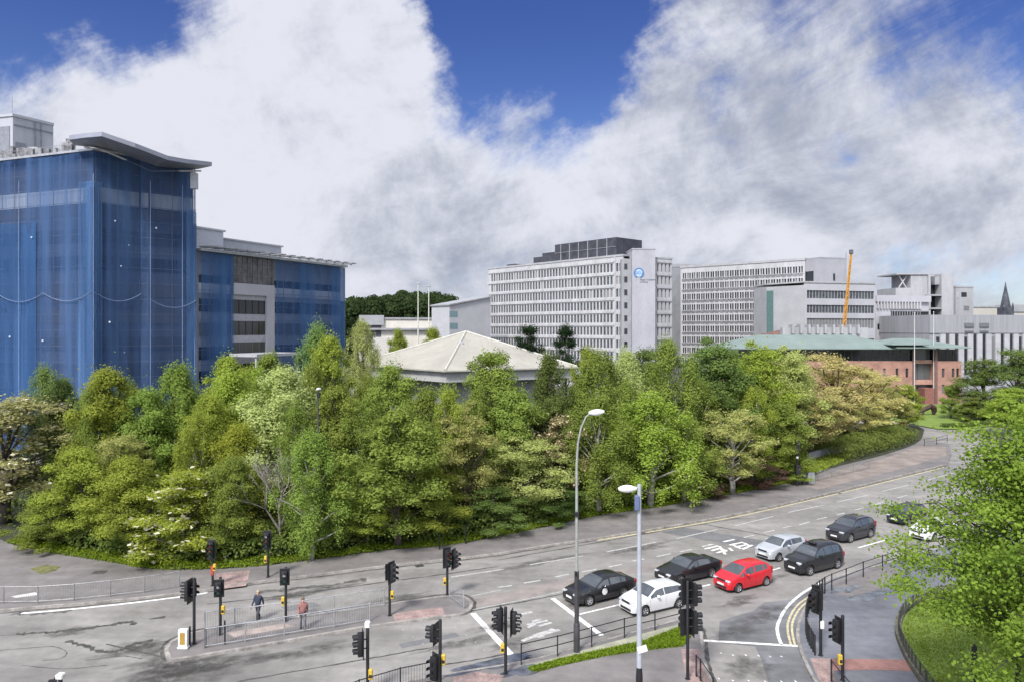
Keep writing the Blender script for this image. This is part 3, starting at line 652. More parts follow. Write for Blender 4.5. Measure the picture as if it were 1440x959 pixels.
for i, (s0, s1) in ((0, (8, 16)), (0, (17, 24))):
    o = obj('netting', net_mesh(strip_on(i, s0, s1, .12), .5, 30.5, .35, .1, 14+s0), M_net2, bl, smooth=True); o['label'] = 'brighter overlapping sheet of netting'
# net ties: slack pale ropes
bm = B()
def rope(a, b, z, sag):
    tube(bm, [(a.x+(b.x-a.x)*t, a.y+(b.y-a.y)*t, z-sag*4*t*(1-t)) for t in [k/10 for k in range(11)]], .035, 5, False)
for i, n in ((0, 4), (1, 1), (3, 1)):
    a, b = loc[i], loc[i+1]; t = (b-a); nn = Vector((t.y, -t.x)).normalized()*.28
    for k in range(n): rope(a+t*k/n+nn, a+t*(k+1)/n+nn, 21.2 if i < 3 else 20.5, 1.1)
for p in (loc[1]+Vector((.2, -.3)), loc[3]+Vector((.3, -.2)), loc[0]+(loc[1]-loc[0])*.62+Vector((-.1, -.3)), loc[4]+Vector((-1.2, -1.4)), loc[4]+Vector((-.05, -.25))):
    tube(bm, [(p.x, p.y, .3), (p.x, p.y, ZT-3)], .05, 5, False)
obj('tie_ropes', bm, mat('pale_rope', (.17, .23, .36), .8), bl)
for _ in range(9):
    i = rf.choice((0, 0, 0, 1, 3)); a, b = loc[i], loc[i+1]; t = b-a; nn = Vector((t.y, -t.x)).normalized()*.25
    p = a+t*rf.uniform(.1 if i else .45, .95)+nn; z = rf.uniform(12, 35); r = rf.uniform(.07, .14)
    bm = B(); lathe(bm, [(r*.6, -.03), (r, 0), (r*.5, .03)], 9, Matrix.Translation((p.x, p.y, z)) @ Matrix.Rotation(R(90), 4, 'X')); obj('net_patch', bm, mat('pale_patch', (.42, .48, .58), .7), bl)
# roof edge and swooping canopy
bm = B(); prism(bm, [tuple(p) for p in inset(loc, -.15)]+[(1.5, 21.5), (-25, 35)], ZT, ZT+.28); obj('roof', bm, M_galv, bl)
bm = B()
inner_pts = [at(104, 205, 91.5), at(131, 207.5, 90.6), at(158, 213, 92), at(190, 226, 94.5), at(214, 237, 96), at(245, 239, 97.5), at(278, 238.5, 99)]
outer_pts = [at(97, 197, 88.5), at(120, 194, 87.2), at(143, 192, 86.4), at(190, 208, 88.5), at(236, 225.5, 92.0), at(262, 230, 94.5), at(298, 234, 98)]
def lift(p, t): return p-Vector((off.x, off.y, 0))+Vector((0, 0, t))
ip, op = inner_pts, outer_pts
ring = [[bm.verts.new(lift(a, 0)), bm.verts.new(lift(b, 0)), bm.verts.new(lift(b, .55)), bm.verts.new(lift(a+(a-b)*1.1, 1.0))] for a, b in zip(ip, op)]
for a, b in zip(ring, ring[1:]):
    for k in range(4): bm.faces.new((a[k], b[k], b[(k+1) % 4], a[(k+1) % 4]))
bm.faces.new(ring[0]); bm.faces.new(list(reversed(ring[-1])))
obj('canopy', bm, M_alum, bl)
bm = B(); tube(bm, [lift(at(x, y, Y), 0) for x, y, Y in ((118, 207, 89.5), (150, 214, 91), (190, 231, 94), (212, 241, 95.5), (250, 241, 97), (283, 241, 98.6))], .12, 6); obj('gutter_pipe', bm, mat('pipe_white', (.6, .6, .62), .5), bl)
bm = B(); p = lift(at(272, 253, 98.4), 0); box(bm, p.x-.7, p.x+.5, p.y-.4, p.y+.4, p.z-1.3, p.z+.9); obj('soffit_bracket', bm, mat('pale_metal', (.5, .52, .55), .5), bl)
ph = at(0, 210, 99)
php = [Vector((at(x, 0, Y).x+53, Y-90)) for x, Y in ((-60, 99.5), (18, 97), (75, 101.5), (60, 108), (-70, 107))]
bm = B(); prism(bm, [tuple(p) for p in php], ZT+.2, 45.5); prism(bm, [tuple(p) for p in inset(php[:3], -.18)]+[tuple(php[3]), tuple(php[4])], 45.5, 45.85); obj('penthouse', bm, mat('penthouse_grey', (.36, .37, .40), .6, var=.08, scale=.4, stretch=(1, 1, .2)), bl)
def on_ph(i, t0, t1, z0, z1, m, nm):
    a, b = php[i], php[i+1]; n_ = Vector(((b-a).y, -(b-a).x)).normalized()*.08; p, q = a.lerp(b, t0), a.lerp(b, t1)
    bm = B(); prism(bm, [tuple(p+n_), tuple(q+n_), tuple(q-n_*.1), tuple(p-n_*.1)], z0, z1); obj(nm, bm, m, bl)
ml_ = mat('louvre_grey', (.20, .21, .24), .6)
on_ph(1, .02, .98, 44.3, 44.5, ml_, 'cladding_rail'); on_ph(1, .50, .56, ZT+.3, 45.3, ml_, 'cladding_rail'); on_ph(1, .66, .70, ZT+.3, 45.3, ml_, 'cladding_rail'); on_ph(0, .6, .95, ZT+1.6, 44.2, ml_, 'louvre_panel'); on_ph(1, .05, .3, ZT+.8, ZT+3, ml_, 'louvre_panel')
bm = B(); tube(bm, [(-17.3, 10, 45.9), (-17.3, 10, 49.2)], .05, 6); obj('antenna', bm, M_galv, bl)
for _ in range(40):
    x = rf.uniform(-30, -4); y = -x*.3625+rf.uniform(.15, 1.3); s = rf.uniform(.2, .6)
    parts('roof_unit', [(x, x+s*rf.uniform(.8, 2.4), y, y+s, ZT+.3, ZT+.5+s*rf.uniform(1.2, 3.2))], mat('roof_equipment', (.25, .25, .26), .7, var=.4, scale=1), bl, .03)
bm = B()
for k in range(14): x = -29+k*2; y = .15-x*.365; tube(bm, [(x, y, ZT+.2), (x, y, ZT+1.3)], .03, 4)
tube(bm, [(-29, .5+29*.365, ZT+1.28), (-3, .5+3*.365, ZT+1.28)], .03, 4); obj('roof_rail', bm, M_galv, bl)

# --- lower block running back from it
lo, L = frame('office_building', 'lower office building in bright blue netting with an uncovered dark glazed bay', (-43.4, 99.2), (-29.6, 126))
bm = B(); box(bm, 0, L, 1.0, 17, 0, 27.4); obj('wall', bm, mat('office_wall_pale', (.40, .43, .48), .7, var=.15, scale=.3), lo)
for k in range(7):
    z = 2.0+k*3.4
    bm = B(); box(bm, .4, L-.4, .9, .98, z, z+1.8); obj('window_band', bm, M_glassb, lo)
bm = B(); box(bm, .2, L-.2, .82, .89, 21.6, 23.0); o = obj('window_band', bm, MATS['pale_glazing'], lo); o['label'] = 'pale band below the roof'
for x0, x1, sd in ((0, 5.7, 21), (13.9, L, 25)):
    obj('netting', net_mesh([Vector((x0, 0)), Vector((x1, 0))], .3, 27.3, .3, .1, sd), M_net2, lo, smooth=True)
obj('netting', net_mesh([Vector((L, 0)), Vector((L+.2, 8))], .3, 27.3, .4, .08, 29), M_netpale, lo, smooth=True)
bm = B()
for x in [0, 1.9, 3.8, 5.7]+[13.9+2.1*i for i in range(9)]: tube(bm, [(x, .5, .2), (x, .5, 27.2)], .05, 5, False)
for k in range(13): tube(bm, [(13.9, .5, 1+k*2.1), (L, .5, 1+k*2.1)], .045, 5, False); tube(bm, [(0, .5, 1+k*2.1), (5.7, .5, 1+k*2.1)], .045, 5, False)
obj('scaffold', bm, MATS['scaffold_tube'], lo)
# uncovered bay: brown glazed top, white frame, dark bands
bm = B(); box(bm, 5.8, 13.8, .55, .88, 23.4, 27.3); obj('curtain_wall', bm, mat('brown_glazing', (.13, .125, .13), .25, var=.4, scale=1.2), lo)
bm = B()
for i in range(9): box(bm, 5.8+i*.98, 5.86+i*.98, .45, .54, 23.4, 27.3)
for z in (24.6, 26.0): box(bm, 5.8, 13.8, .47, .53, z, z+.08)
obj('mullions', bm, mat('brown_frame', (.2, .18, .17), .5), lo)
bm = B(); box(bm, 5.8, 13.8, .15, .8, 21.6, 23.3); box(bm, 12.2, 13.8, .15, .8, .2, 21.6); obj('bay_frame', bm, M_cladw, lo)
for k in range(6):
    bm = B(); z = 3.0+k*3.15; box(bm, 5.8, 12.15, .5, .8, z, z+2.1)
    obj('window_band', bm, M_glassb, lo)
    bm = B(); box(bm, 5.8, 12.15, .45, .8, z+2.11, z+3.14); obj('spandrel', bm, mat('bay_spandrel', (.34, .34, .36), .5), lo)
    bm = B()
    for i in range(1, 5): box(bm, 5.8+i*1.27, 5.85+i*1.27, .42, .49, z, z+2.1)
    obj('mullions', bm, M_glassb, lo)
bm = B(); box(bm, -.2, L+.3, -.4, 17.2, 27.4, 27.75); obj('roof', bm, M_galv, lo)
for i in range(15):
    bm = B(); x = .7+i*2.1
    box(bm, x, x+1.1, -1.7, 1.2, 28.0, 28.18); box(bm, x+.4, x+.55, -1.1, -.9, 27.75, 28.0)
    obj('roof_bracket', bm, M_galv, lo)
bm = B(); box(bm, 0, 6.4, 3, 11, 27.75, 31.0); box(bm, -.2, 6.7, 2.8, 11.2, 31, 31.25); obj('penthouse', bm, mat('pent_pale', (.50, .51, .55), .6, var=.05), lo)
bm = B(); box(bm, 6.9, 18.6, 3.6, 11, 27.75, 30.0); box(bm, 6.7, 18.9, 3.4, 11.2, 30, 30.22); obj('plant_room', bm, mat('pent_grey', (.36, .37, .40), .6, var=.05), lo)
bm = B(); box(bm, 4.0, 12.5, -6.5, -1.0, 12.6, 13.0); box(bm, 4.2, 4.5, -6.2, -5.9, .1, 12.6); box(bm, 12, 12.3, -6.2, -5.9, .1, 12.6); obj('entrance_canopy', bm, M_cladw, lo)

# --- pale low hall with pyramid roof
hall = thing('hall', 'low hall with a shallow pale pyramid roof behind the trees', 'building', (-9, 131, 0))
hc = [Vector((-20.2, 1.6)), Vector((-1.6, -17.5)), Vector((20.0, -6.5)), Vector((1.5, 18.5))]
ctr = Vector((.4, 1.5))
def scaled(s): return [ctr+(p-ctr)*s for p in hc]
bm = B(); prism(bm, [tuple(p) for p in scaled(.8)], 0, 8.2); obj('wall', bm, M_concd, hall)
bm = B(); prism(bm, [tuple(p) for p in scaled(.98)], 8.0, 9.7); obj('fascia', bm, mat('fascia_grey', (.40, .40, .39), .8, var=.12, scale=.3), hall)
bm = B()
e = [bm.verts.new((p.x, p.y, 9.95)) for p in scaled(1.03)]; e0 = [bm.verts.new((p.x, p.y, 9.72)) for p in scaled(1.03)]; ap = bm.verts.new((ctr.x, ctr.y, 16.0))
for i in range(4): bm.faces.new((e[i], e[(i+1) % 4], ap)); bm.faces.new((e0[i], e0[(i+1) % 4], e[(i+1) % 4], e[i]))
bm.faces.new(list(reversed(e0))); obj('roof', bm, M_roofpale, hall)
for p in scaled(1.02):
    bm = B(); tube(bm, [(ctr.x, ctr.y, 16.05), (p.x, p.y, 10.02)], .22, 6); obj('ridge_cap', bm, mat('ridge_white', (.45, .44, .39), .7), hall)
bm = B(); bbox(bm, -.6, .4, -5.4, -4.9, 13.2, 14.3, .05); obj('roof_vent', bm, M_concg, hall)

# --- main white slab with rows of tall windows
P0 = at(687, 0, 233); P1 = at(876, 0, 190)
gc, L = frame('university_building', 'long white slab building with seven rows of close narrow windows and dark rooftop plant', P0, P1)
n = 42; xs = [1.2+(L-4.6)*(i+.5)/n for i in range(n)]; pw = (L-4.6)/n
rows = [(1.2+3.42*k, 3.4+3.42*k) for k in range(10)]
xs_all = xs+[L-2.0, L-.9]
bm = B(); grid_wall(bm, L, rows, xs_all, pw*.62, 0, .5, 0, 36.0); box(bm, 0, L, .5, 15, 0, 35.4); box(bm, -.25, 0, -.1, 15, 0, 36); box(bm, L-2.9, L-2.5, -.15, -.003, 0, 36.0)
for (za, zb) in rows:      # splayed sills stand out between the storeys
    box(bm, .1, L-3.0, -.22, -.004, zb+.3, zb+.9)
obj('wall', bm, M_conc, gc)
bm = B(); box(bm, -.1, L+.2, -.15, 15.2, 36.003, 36.5); obj('roof', bm, M_concg, gc)
items = [(x-pw*.31, x+pw*.31, za, zb) for (za, zb) in reversed(rows) for x in reversed(xs_all)]
many_panes(gc, 'window', items, M_glass, 100, .20)
bm = B()
for x0, x1, h in ((19, 23, 38.6), (23, 29, 39.6), (29, L-4, 41.6)): box(bm, x0, x1-.01, 2.5+(x0 == 29)*-.5, 13, 36.5, h)
box(bm, 4.5, 8.5, 4, 10, 36.5, 37.5)
obj('plant_room', bm, M_plant, gc)
bm = B()
for i in range(6): box(bm, 31.5+i*3.6, 31.7+i*3.6, 1.8, 1.98, 36.6, 41.4)
box(bm, 29, L-4.1, 1.85, 1.97, 39, 39.1); obj('plant_rails', bm, M_concd, gc)
# stair tower and wing at its right hand end
Pt0 = at(889, 0, 187); Pt1 = at(921.5, 0, 187)
tw, Lt = frame('stair_tower', 'plain grey concrete stair tower with a round blue emblem', Pt0, Pt1)
bm = B(); box(bm, 0, Lt, 0, 9, 0, 37.4); box(bm, -.1, Lt+.1, -.1, 9.1, 37.4, 37.7); obj('wall', bm, mat('tower_concrete', (.34, .34, .37), .8, var=.08, scale=.2, stretch=(1, 1, .5), var2=.06, scale2=2), tw)
bm = B(); box(bm, -2.6, -.05, 1.2, 8, 0, 35.0); obj('link_wall', bm, M_concd, tw)
bm = B()
for k in range(10): box(bm, -1.9, -1.1, 1.1, 1.19, 1.5+k*3.42, 3.0+k*3.42)
obj('slot_windows', bm, M_glassb, tw)
def ringmesh(r0, r1, y, a0=0, a1=2*math.pi, n=40):
    b = B(); P = []
    for i in range(n+1):
        a = a0+(a1-a0)*i/n
        P.append([b.verts.new((r*math.cos(a), yy, r*math.sin(a))) for yy in (y, y+.05) for r in (r0, r1)])
    for p, q in zip(P, P[1:]):
        for i, j in ((0, 1), (1, 3), (3, 2), (2, 0)): b.faces.new((p[i], p[j], q[j], q[i]))
    return b
def text(name, s, size, m, parent, loc, rot=(R(90), 0, 0), align='LEFT', ext=.02):
    c = bpy.data.curves.new(name, 'FONT'); c.body = s; c.size = size; c.extrude = ext; c.align_x = align; c.align_y = 'CENTER'
    c.materials.append(m); tmp = bpy.data.objects.new('tmp', c); me = bpy.data.meshes.new_from_object(tmp); bpy.data.objects.remove(tmp); me.name = name
    if not me.materials: me.materials.append(m)
    o = bpy.data.objects.new(name, me); link(o, parent); o.location = loc; o.rotation_euler = rot; return o
M_logo = mat('emblem_blue', (.06, .16, .36), .4, var=.05); M_logo2 = mat('emblem_pale', (.36, .48, .66), .4, var=.05); M_ltext = mat('sign_grey', (.12, .12, .16), .5)
lg = obj('emblem', ringmesh(1.05, 1.35, -.10, R(-75), R(250)), M_logo, tw); lg.location = (1.75, 0, 31.2)
o = obj('emblem_disc', ringmesh(.02, 1.0, -.08), M_logo2, lg)
text('emblem_letters', 'GCU', 1.0, M_logo, lg, (0, -.13, 0), align='CENTER')
text('sign_lettering', 'Glasgow Caledonian', .52, M_ltext, tw, (2.0, -.05, 29.45)); text('sign_lettering', 'University', .52, M_ltext, tw, (2.0, -.05, 28.85))
Pw0 = at(921.8, 0, 189); Pw1 = at(945, 0, 192)
wg, Lw = frame('wing_building', 'narrow white wing with four window columns right of the stair tower', Pw0, Pw1)
xs = [Lw*(i+.62)/4.25 for i in range(4)]
rows2 = [(1.0+3.42*k, 3.15+3.42*k) for k in range(10)]
bm = B(); grid_wall(bm, Lw, rows2, xs, .52, 0, .5, 0, 35.2); box(bm, 0, Lw, .5, 12, 0, 35.2)
for (za, zb) in rows2: box(bm, .3, Lw-.3, -.22, -.004, zb+.25, zb+.85)
obj('wall', bm, M_conc, wg)
many_panes(wg, 'window', [(x-.26, x+.26, a, b) for (a, b) in reversed(rows2) for x in xs], M_glass, 100, .38)
bm = B(); box(bm, -.1, Lw+.1, -.1, 12, 35.21, 35.6); obj('roof', bm, M_concg, wg)
Pk0 = at(944.5, 0, 242); Pk1 = at(985, 0, 246)
lk, Lk_ = frame('link_building', 'plain grey link tower between the two white window blocks', Pk0, Pk1)
bm = B(); box(bm, 0, Lk_, 0, 10, 0, 37.6); obj('wall', bm, M_concd, lk)
bm = B(); box(bm, -.1, Lk_+.1, -.1, 10, 37.6, 38.7); box(bm, 8.6, 9.3, 2, 5, 38.7, 39.5); obj('roof', bm, M_concg, lk)
# second slab
P0 = at(957, 0, 232); P1 = at(1132, 0, 205)
g2, L = frame('teaching_block', 'white teaching block with rows of paired square windows and splayed sills', P0, P1)
n = 24; pw = (L-1)/n; xs = [.6+pw*(i+.5) for i in range(n)]
rows = [(2.0+3.42*k, 3.85+3.42*k) for k in range(10)]
xs2 = [x+d for x in xs for d in (-pw*.22, pw*.22)]
bm = B(); grid_wall(bm, L, rows, xs2, pw*.31, 0, .55, 0, 36.3); box(bm, 0, L, .55, 14, 0, 36)
for (za, zb) in rows:
    for x in xs:
        t = bmesh.new(); fs = box(t, x-pw*.46, x+pw*.46, -.55, -.003, za-.95, za-.12)
        for v in t.verts:
            if v.co.z < za-.5 and v.co.y < -.1: v.co.y = -.08
            if v.co.z < za-.5: v.co.x = x+(v.co.x-x)*.62
        m_ = bpy.data.meshes.new('t'); t.to_mesh(m_); t.free(); bm.from_mesh(m_); bpy.data.meshes.remove(m_)
obj('wall', bm, M_conc, g2)
many_panes(g2, 'window', [(x-pw*.155, x+pw*.155, a, b) for (a, b) in reversed(rows) for x in reversed(xs2)], M_glassb, 100, .25)
bm = B(); box(bm, -.1, L+.1, -.2, 14, 36.31, 37.0); obj('roof', bm, M_concg, g2)
# lift tower on its right
T0, T1 = at(1130, 0, 206), at(1153, 0, 200); T2 = at(1190, 0, 203)
lt = thing('lift_tower', 'blank grey lift tower rising above the teaching block', 'building', (T1.x, T1.y, 0))
pts = [(T0.x-T1.x, T0.y-T1.y), (0, 0), (T2.x-T1.x, T2.y-T1.y), (T2.x-T1.x-1.5, 10), (T0.x-T1.x, 14)]
bm = B(); prism(bm, pts, 0, 36.4); obj('wall', bm, mat('lift_concrete', (.32, .32, .34), .8, var=.08, scale=.2), lt)
bm = B(); prism(bm, [(p[0]*1.01, p[1]*1.01-.05) for p in pts], 36.4, 36.75); obj('roof', bm, M_concd, lt)
bm = B(); tube(bm, [(T2.x-T1.x-.1, T2.y-T1.y-.1, 20), (T2.x-T1.x-.1, T2.y-T1.y-.1, 38.4)], .14, 6); obj('flue', bm, M_concd, lt)
a = Vector(pts[0]); b = Vector((0, 0)); d = (b-a)
for t0, t1, z0, z1 in ((.12, .62, 30.0, 33.0),):
    bm = B(); p = a+d*t0; q = a+d*t1; nn = Vector((d.y, -d.x)).normalized()*.06
    prism(bm, [tuple(p+nn), tuple(q+nn), tuple(q-nn), tuple(p-nn)], z0, z1); obj('window', bm, M_glassb, lt)
bm = B(); q = Vector(pts[2]); p = q*.53; box(bm, p.x-.28, p.x+.28, p.y-.1, p.y+.3, 30.2, 32.2); obj('window', bm, M_glassb, lt)
# block with blank end and three window bands
Q0, Q1, Q2 = at(1078, 0, 196), at(1132, 0, 186), at(1231, 0, 192)
lb, L = frame('library_block', 'white block with three long window bands and a blank pale end wall', Q1, Q2)
La = (Vector(Q0[:2])-Vector(Q1[:2])).length
bands = [(24.55, 26.65), (20.75, 22.85), (16.7, 19.35), (11, 14)]
bm = B(); z = 0
for (a, b) in sorted(bands): box(bm, 0, L, 0, .5, z, a); z = b
box(bm, 0, L, 0, .5, z, 28.6); box(bm, 0, L, .55, 12, 0, 28.0); box(bm, -.001, .6, .003, .52, 0, 28.5); box(bm, L-.4, L, .003, .54, 0, 28.5)
obj('wall', bm, M_cladw, lb)
for (a, b) in bands:
    bm = B(); box(bm, .6, L-.4, .3, .36, a, b); w_ = obj('window_band', bm, M_glass, lb)
    bm = B()
    for i in range(1, 22): box(bm, .6+i*(L-1)/22-.05, .6+i*(L-1)/22+.05, .2, .29, a, b)
    obj('mullions', bm, M_concg, w_)
a0 = Vector((Q1.x, Q1.y)); d0 = Vector((Q0.x, Q0.y))-a0
mw = Matrix.Rotation(-lb.rotation_euler.z, 2)
d1 = mw @ d0
bm = B(); prism(bm, [(0, 0), (d1.x, d1.y), (d1.x+2, d1.y+9), (0.3, 12)], 0, 28.0); obj('end_wall', bm, mat('pale_end_wall', (.34, .34, .35), .8, var=.06, scale=.3, var2=.05, scale2=2), lb)
bm = B(); prism(bm, [(d1.x-.05, d1.y-.05), (d1.x*.82, d1.y*.82-.08), (d1.x*.82, d1.y*.82), (d1.x, d1.y)], 8, 27.0); obj('stair_glazing', bm, mat('green_glazing', (.10, .17, .16), .2), lb)
bm = B(); prism(bm, [(-.1, -.2), (d1.x-.1, d1.y-.2), (d1.x+2, d1.y+9), (L, 12), (L+.15, -.2)], 28.62, 29.0); obj('roof', bm, M_concg, lb)
# low white linking block with glazed strip, right of the library
Z0, Z1 = at(1232, 0, 200), at(1308, 0, 204)
lw_, L = frame('glazed_link', 'low white block with overhanging ribbed eaves and dark glazing', Z0, Z1)
bm = B(); box(bm, 0, L, .5, 12, 0, 25.0); box(bm, 0, 5.0, .2, .5, 0, 26); obj('wall', bm, M_cladw, lw_)
bm = B(); box(bm, -.1, L+.1, -.3, 12, 24.2, 26.0); obj('eaves', bm, M_cladw, lw_)
bm = B(); box(bm, 5.2, L-.2, .3, .48, 16.4, 21.8); obj('window_band', bm, M_glassb, lw_)
bm = B(); box(bm, 5.2, L-.2, .1, .29, 19.0, 19.4); box(bm, 5.2, L-.2, .1, .29, 21.5, 21.8)
for i in range(12): box(bm, 5.4+i*.85, 5.5+i*.85, .12, .28, 16.4, 21.6)
obj('mullions', bm, M_concg, lw_)
bm = B()
for i in range(15): box(bm, .3+i*1.0, .7+i*1.0, -.35, .4, 22.2, 24.19)
obj('eaves_ribs', bm, M_conc, lw_)
for x, z, h in ((.6, 18, 1.6), (2.6, 18, 1.6), (.6, 25, 1.6)): pane(lw_, 'window', x, x+1.4, .14, z-1.6, z-1.6+h, M_glassb)
# concrete tower with open stair
S0, S1 = at(1262, 0, 215), at(1343, 0, 215)
st, L = frame('concrete_tower', 'stepped concrete tower with open dark stair landings', S0, S1)
bm = B(); box(bm, 0, 9.6, 1, 12, 0, 29.0); box(bm, 4.6, 9.6, 1.003, 12, 29.0, 33.0); box(bm, 0, 11.0, .6, 12, 33.0, 33.4); box(bm, 9.6, 10.3, .4, 12, 0, 33.0); box(bm, 13.6, L-.2, .4, 12, 0, 33.2); box(bm, 10.3, 13.6, 4, 12, 0, 33.1)
obj('wall', bm, M_concg, st)
bm = B(); box(bm, 10.31, 13.59, 3.8, 3.98, 15, 32.6); obj('stair_void', bm, M_glassb, st)
parts('landing', [(9.0, 13.59, .2, 3.7, z, z+.5) for z in (18.5, 22.5, 26.5)]+[(12.2, 13.59, 1.5, 3.5, 30, 32.4)], M_concd, st)
bm = B(); tube(bm, [(1.2, 1.5, 29), (4.0, 2, 32.8)], .2, 6); tube(bm, [(3.5, 1.5, 29), (1.5, 2, 32.8)], .2, 6); obj('roof_strut', bm, M_concg, st)
pane(st, 'window', 5.2, 7.2, .94, 23.2, 24.0, M_glassb); pane(st, 'window', .4, 1.8, .94, 25.0, 25.6, M_glassb)
V0, V1 = at(1344, 0, 222), at(1369, 0, 224)
sv, L = frame('square_tower', 'small square concrete tower with corner openings left of the spire', V0, V1)
bm = B(); box(bm, 0, L, 0, 7, 0, 29.5); box(bm, -.1, L+.1, -.1, 7, 29.5, 30.0); obj('wall', bm, M_concg, sv)
for x, z in ((2.2, 26.6), (3.2, 22.4), (3.0, 18.2)): pane(sv, 'window', x, x+2.1, -.08, z, z+1.4, M_glassb)
bm = B(); box(bm, .3, 1.2, -.1, -.003, 26.2, 28); obj('white_panel', bm, M_cladw, sv)
# grey slotted building on the right
E0, E1 = at(1308, 0, 180), at(1560, 0, 186)
eb, L = frame('slotted_building', 'long grey panelled building with tall dark slot windows', E0, E1)
bm = B(); box(bm, 0, L, .3, 20, 0, 20.0); box(bm, -.1, L, 0, 20.2, 15.5, 20.1); obj('wall', bm, M_corr, eb)
slots = [2.3+i*2.55 for i in range(18)]
bm = B()
for i, x in enumerate(slots): box(bm, x+.45, x+1.9, -.12, .29, 0, 15.3)
obj('pale_panels', bm, mat('pale_panel', (.38, .38, .40), .6, var=.08, scale=.4), eb)
for i, x in enumerate(slots): pane(eb, 'window', x-.45, x+.40, .2, 5.0 if i % 2 else 3.5, 15.2 if i % 3 else 14.6, M_glassb)
for x in (9.4, 13.6):
    bm = B(); bbox(bm, x, x+2.5, -.35, -.01, 17.0, 18.1, .05); bbox(bm, x+.1, x+2.4, -.3, -.01, 15.7, 16.2, .05); obj('wall_louvre', bm, mat('louvre_dark', (.14, .14, .16), .6), eb)
# pink stone building with green roof
A0, A1 = at(1036, 0, 157), at(1352, 0, 157)
rb, L = frame('red_building', 'pink stone building with a dark glazed top storey and green hipped roof', A0, A1)
bx0, bx1 = 39.3, 43.8                   # glazed entrance bay
bm = B(); EZ = 12.1; WZ = 9.5
wins = [x for x in (19.6, 22.4, 25.2, 28.0, 30.8, 33.6, 36.4)]; wr = [45.6, 47.8, 49.4-.6]
rows = [(2.3, 4.3), (5.9, 7.9)]
grid_wall(bm, bx0, rows, [4.6, 7.4, 10.2, 13, 15.8, 18.6, 21.4, 24.2, 27.0, 29.8, 32.6, 35.4, 37.6], .62, 0, .45, 0, WZ)
grid_wall(bm, L, rows, wr, .62, 0, .45, 0, WZ, x0=bx1)
box(bm, 0, bx0, .46, 18, 0, WZ-.2); box(bm, bx1, L, .46, 18, 0, WZ-.2); obj('wall', bm, M_redwall, rb)
many_panes(rb, 'window', [(x-.31, x+.31, a, b) for (a, b) in rows for x in [4.6, 7.4, 10.2, 13, 15.8, 18.6, 21.4, 24.2, 27.0, 29.8, 32.6, 35.4, 37.6]+wr], M_glassb, 100, .3)
bm = B(); box(bm, .6, bx0, .5, 17.5, WZ-.19, EZ); box(bm, bx1, L-.9, .5, 17.5, WZ-.19, EZ); tz = obj('top_glazing', bm, M_glassb, rb)
bm = B()
for i in range(26): box(bm, .8+i*1.55, .86+i*1.55, .4, .49, WZ, EZ)
for x in (45, 46.5, 48): box(bm, x, x+.06, .4, .49, WZ, EZ)
obj('mullions', bm, mat('frame_dark', (.1, .1, .11), .5), tz)
bm = B(); box(bm, bx0+.2, bx1-.2, 1.6, 17, .2, EZ); obj('bay_glazing', bm, M_glassb, rb)
parts('bay_band', [(bx0+.1, bx1-.1, .9, 1.55, WZ-.6, WZ+.2), (bx0+.1, bx1-.1, .6, 1.55, 4.3, 5.3)], M_redwall, rb)
bm = B()
for x in (bx0+1.5, bx0+3.0): box(bm, x, x+.1, 1.45, 1.58, 5.3, WZ-.6)
obj('bay_mullions', bm, MATS['frame_dark'], rb)
bm = B(); box(bm, bx1-.05, bx1+.5, -.1, -.004, 0, EZ); box(bm, bx0-.5, bx0+.05, -.1, -.004, 0, EZ); obj('dark_pier', bm, mat('pier_dark', (.17, .09, .08), .8), rb)
bm = B(); box(bm, bx0+1.4, bx0+3.4, -1.5, 1.5, .1, 3.6); obj('porch', bm, mat('porch_red', (.22, .09, .075), .8), rb)
bm = B()
def hip(bm, x0, x1, y0, y1, z0, z1, run):
    e0 = [bm.verts.new(p) for p in ((x0, y0, z0), (x1, y0, z0), (x1, y1, z0), (x0, y1, z0))]
    e = [bm.verts.new(p) for p in ((x0, y0, z0+.2), (x1, y0, z0+.2), (x1, y1, z0+.2), (x0, y1, z0+.2))]
    r0 = bm.verts.new((x0+run, (y0+y1)/2, z1)); r1 = bm.verts.new((x1-run, (y0+y1)/2, z1))
    bm.faces.new((e[0], e[1], r1, r0)); bm.faces.new((e[1], e[2], r1)); bm.faces.new((e[2], e[3], r0, r1)); bm.faces.new((e[3], e[0], r0))
    bm.faces.new(list(reversed(e0)))
    for i in range(4): bm.faces.new((e0[i], e0[(i+1) % 4], e[(i+1) % 4], e[i]))
hip(bm, -1.5, 38, -1.6, 19, EZ+.02, 15.2, 9); hip(bm, 34, L+.6, -2.4, 19.5, EZ+.26, 14.4, 5)
obj('roof', bm, M_copper, rb)
bm = B(); bbox(bm, 33, 41, -2.6, 3.5, 13.0, 13.25, .05); obj('roof_blade', bm, M_copper, rb)
bm = B()
for i in range(9): box(bm, 19+i*2.0, 19.5+i*2.0, 17, 19.5, 15.4, 17.6)
box(bm, 17, 38, 18, 19.6, 14, 16.9); obj('rear_parapet', bm, M_concg, rb)
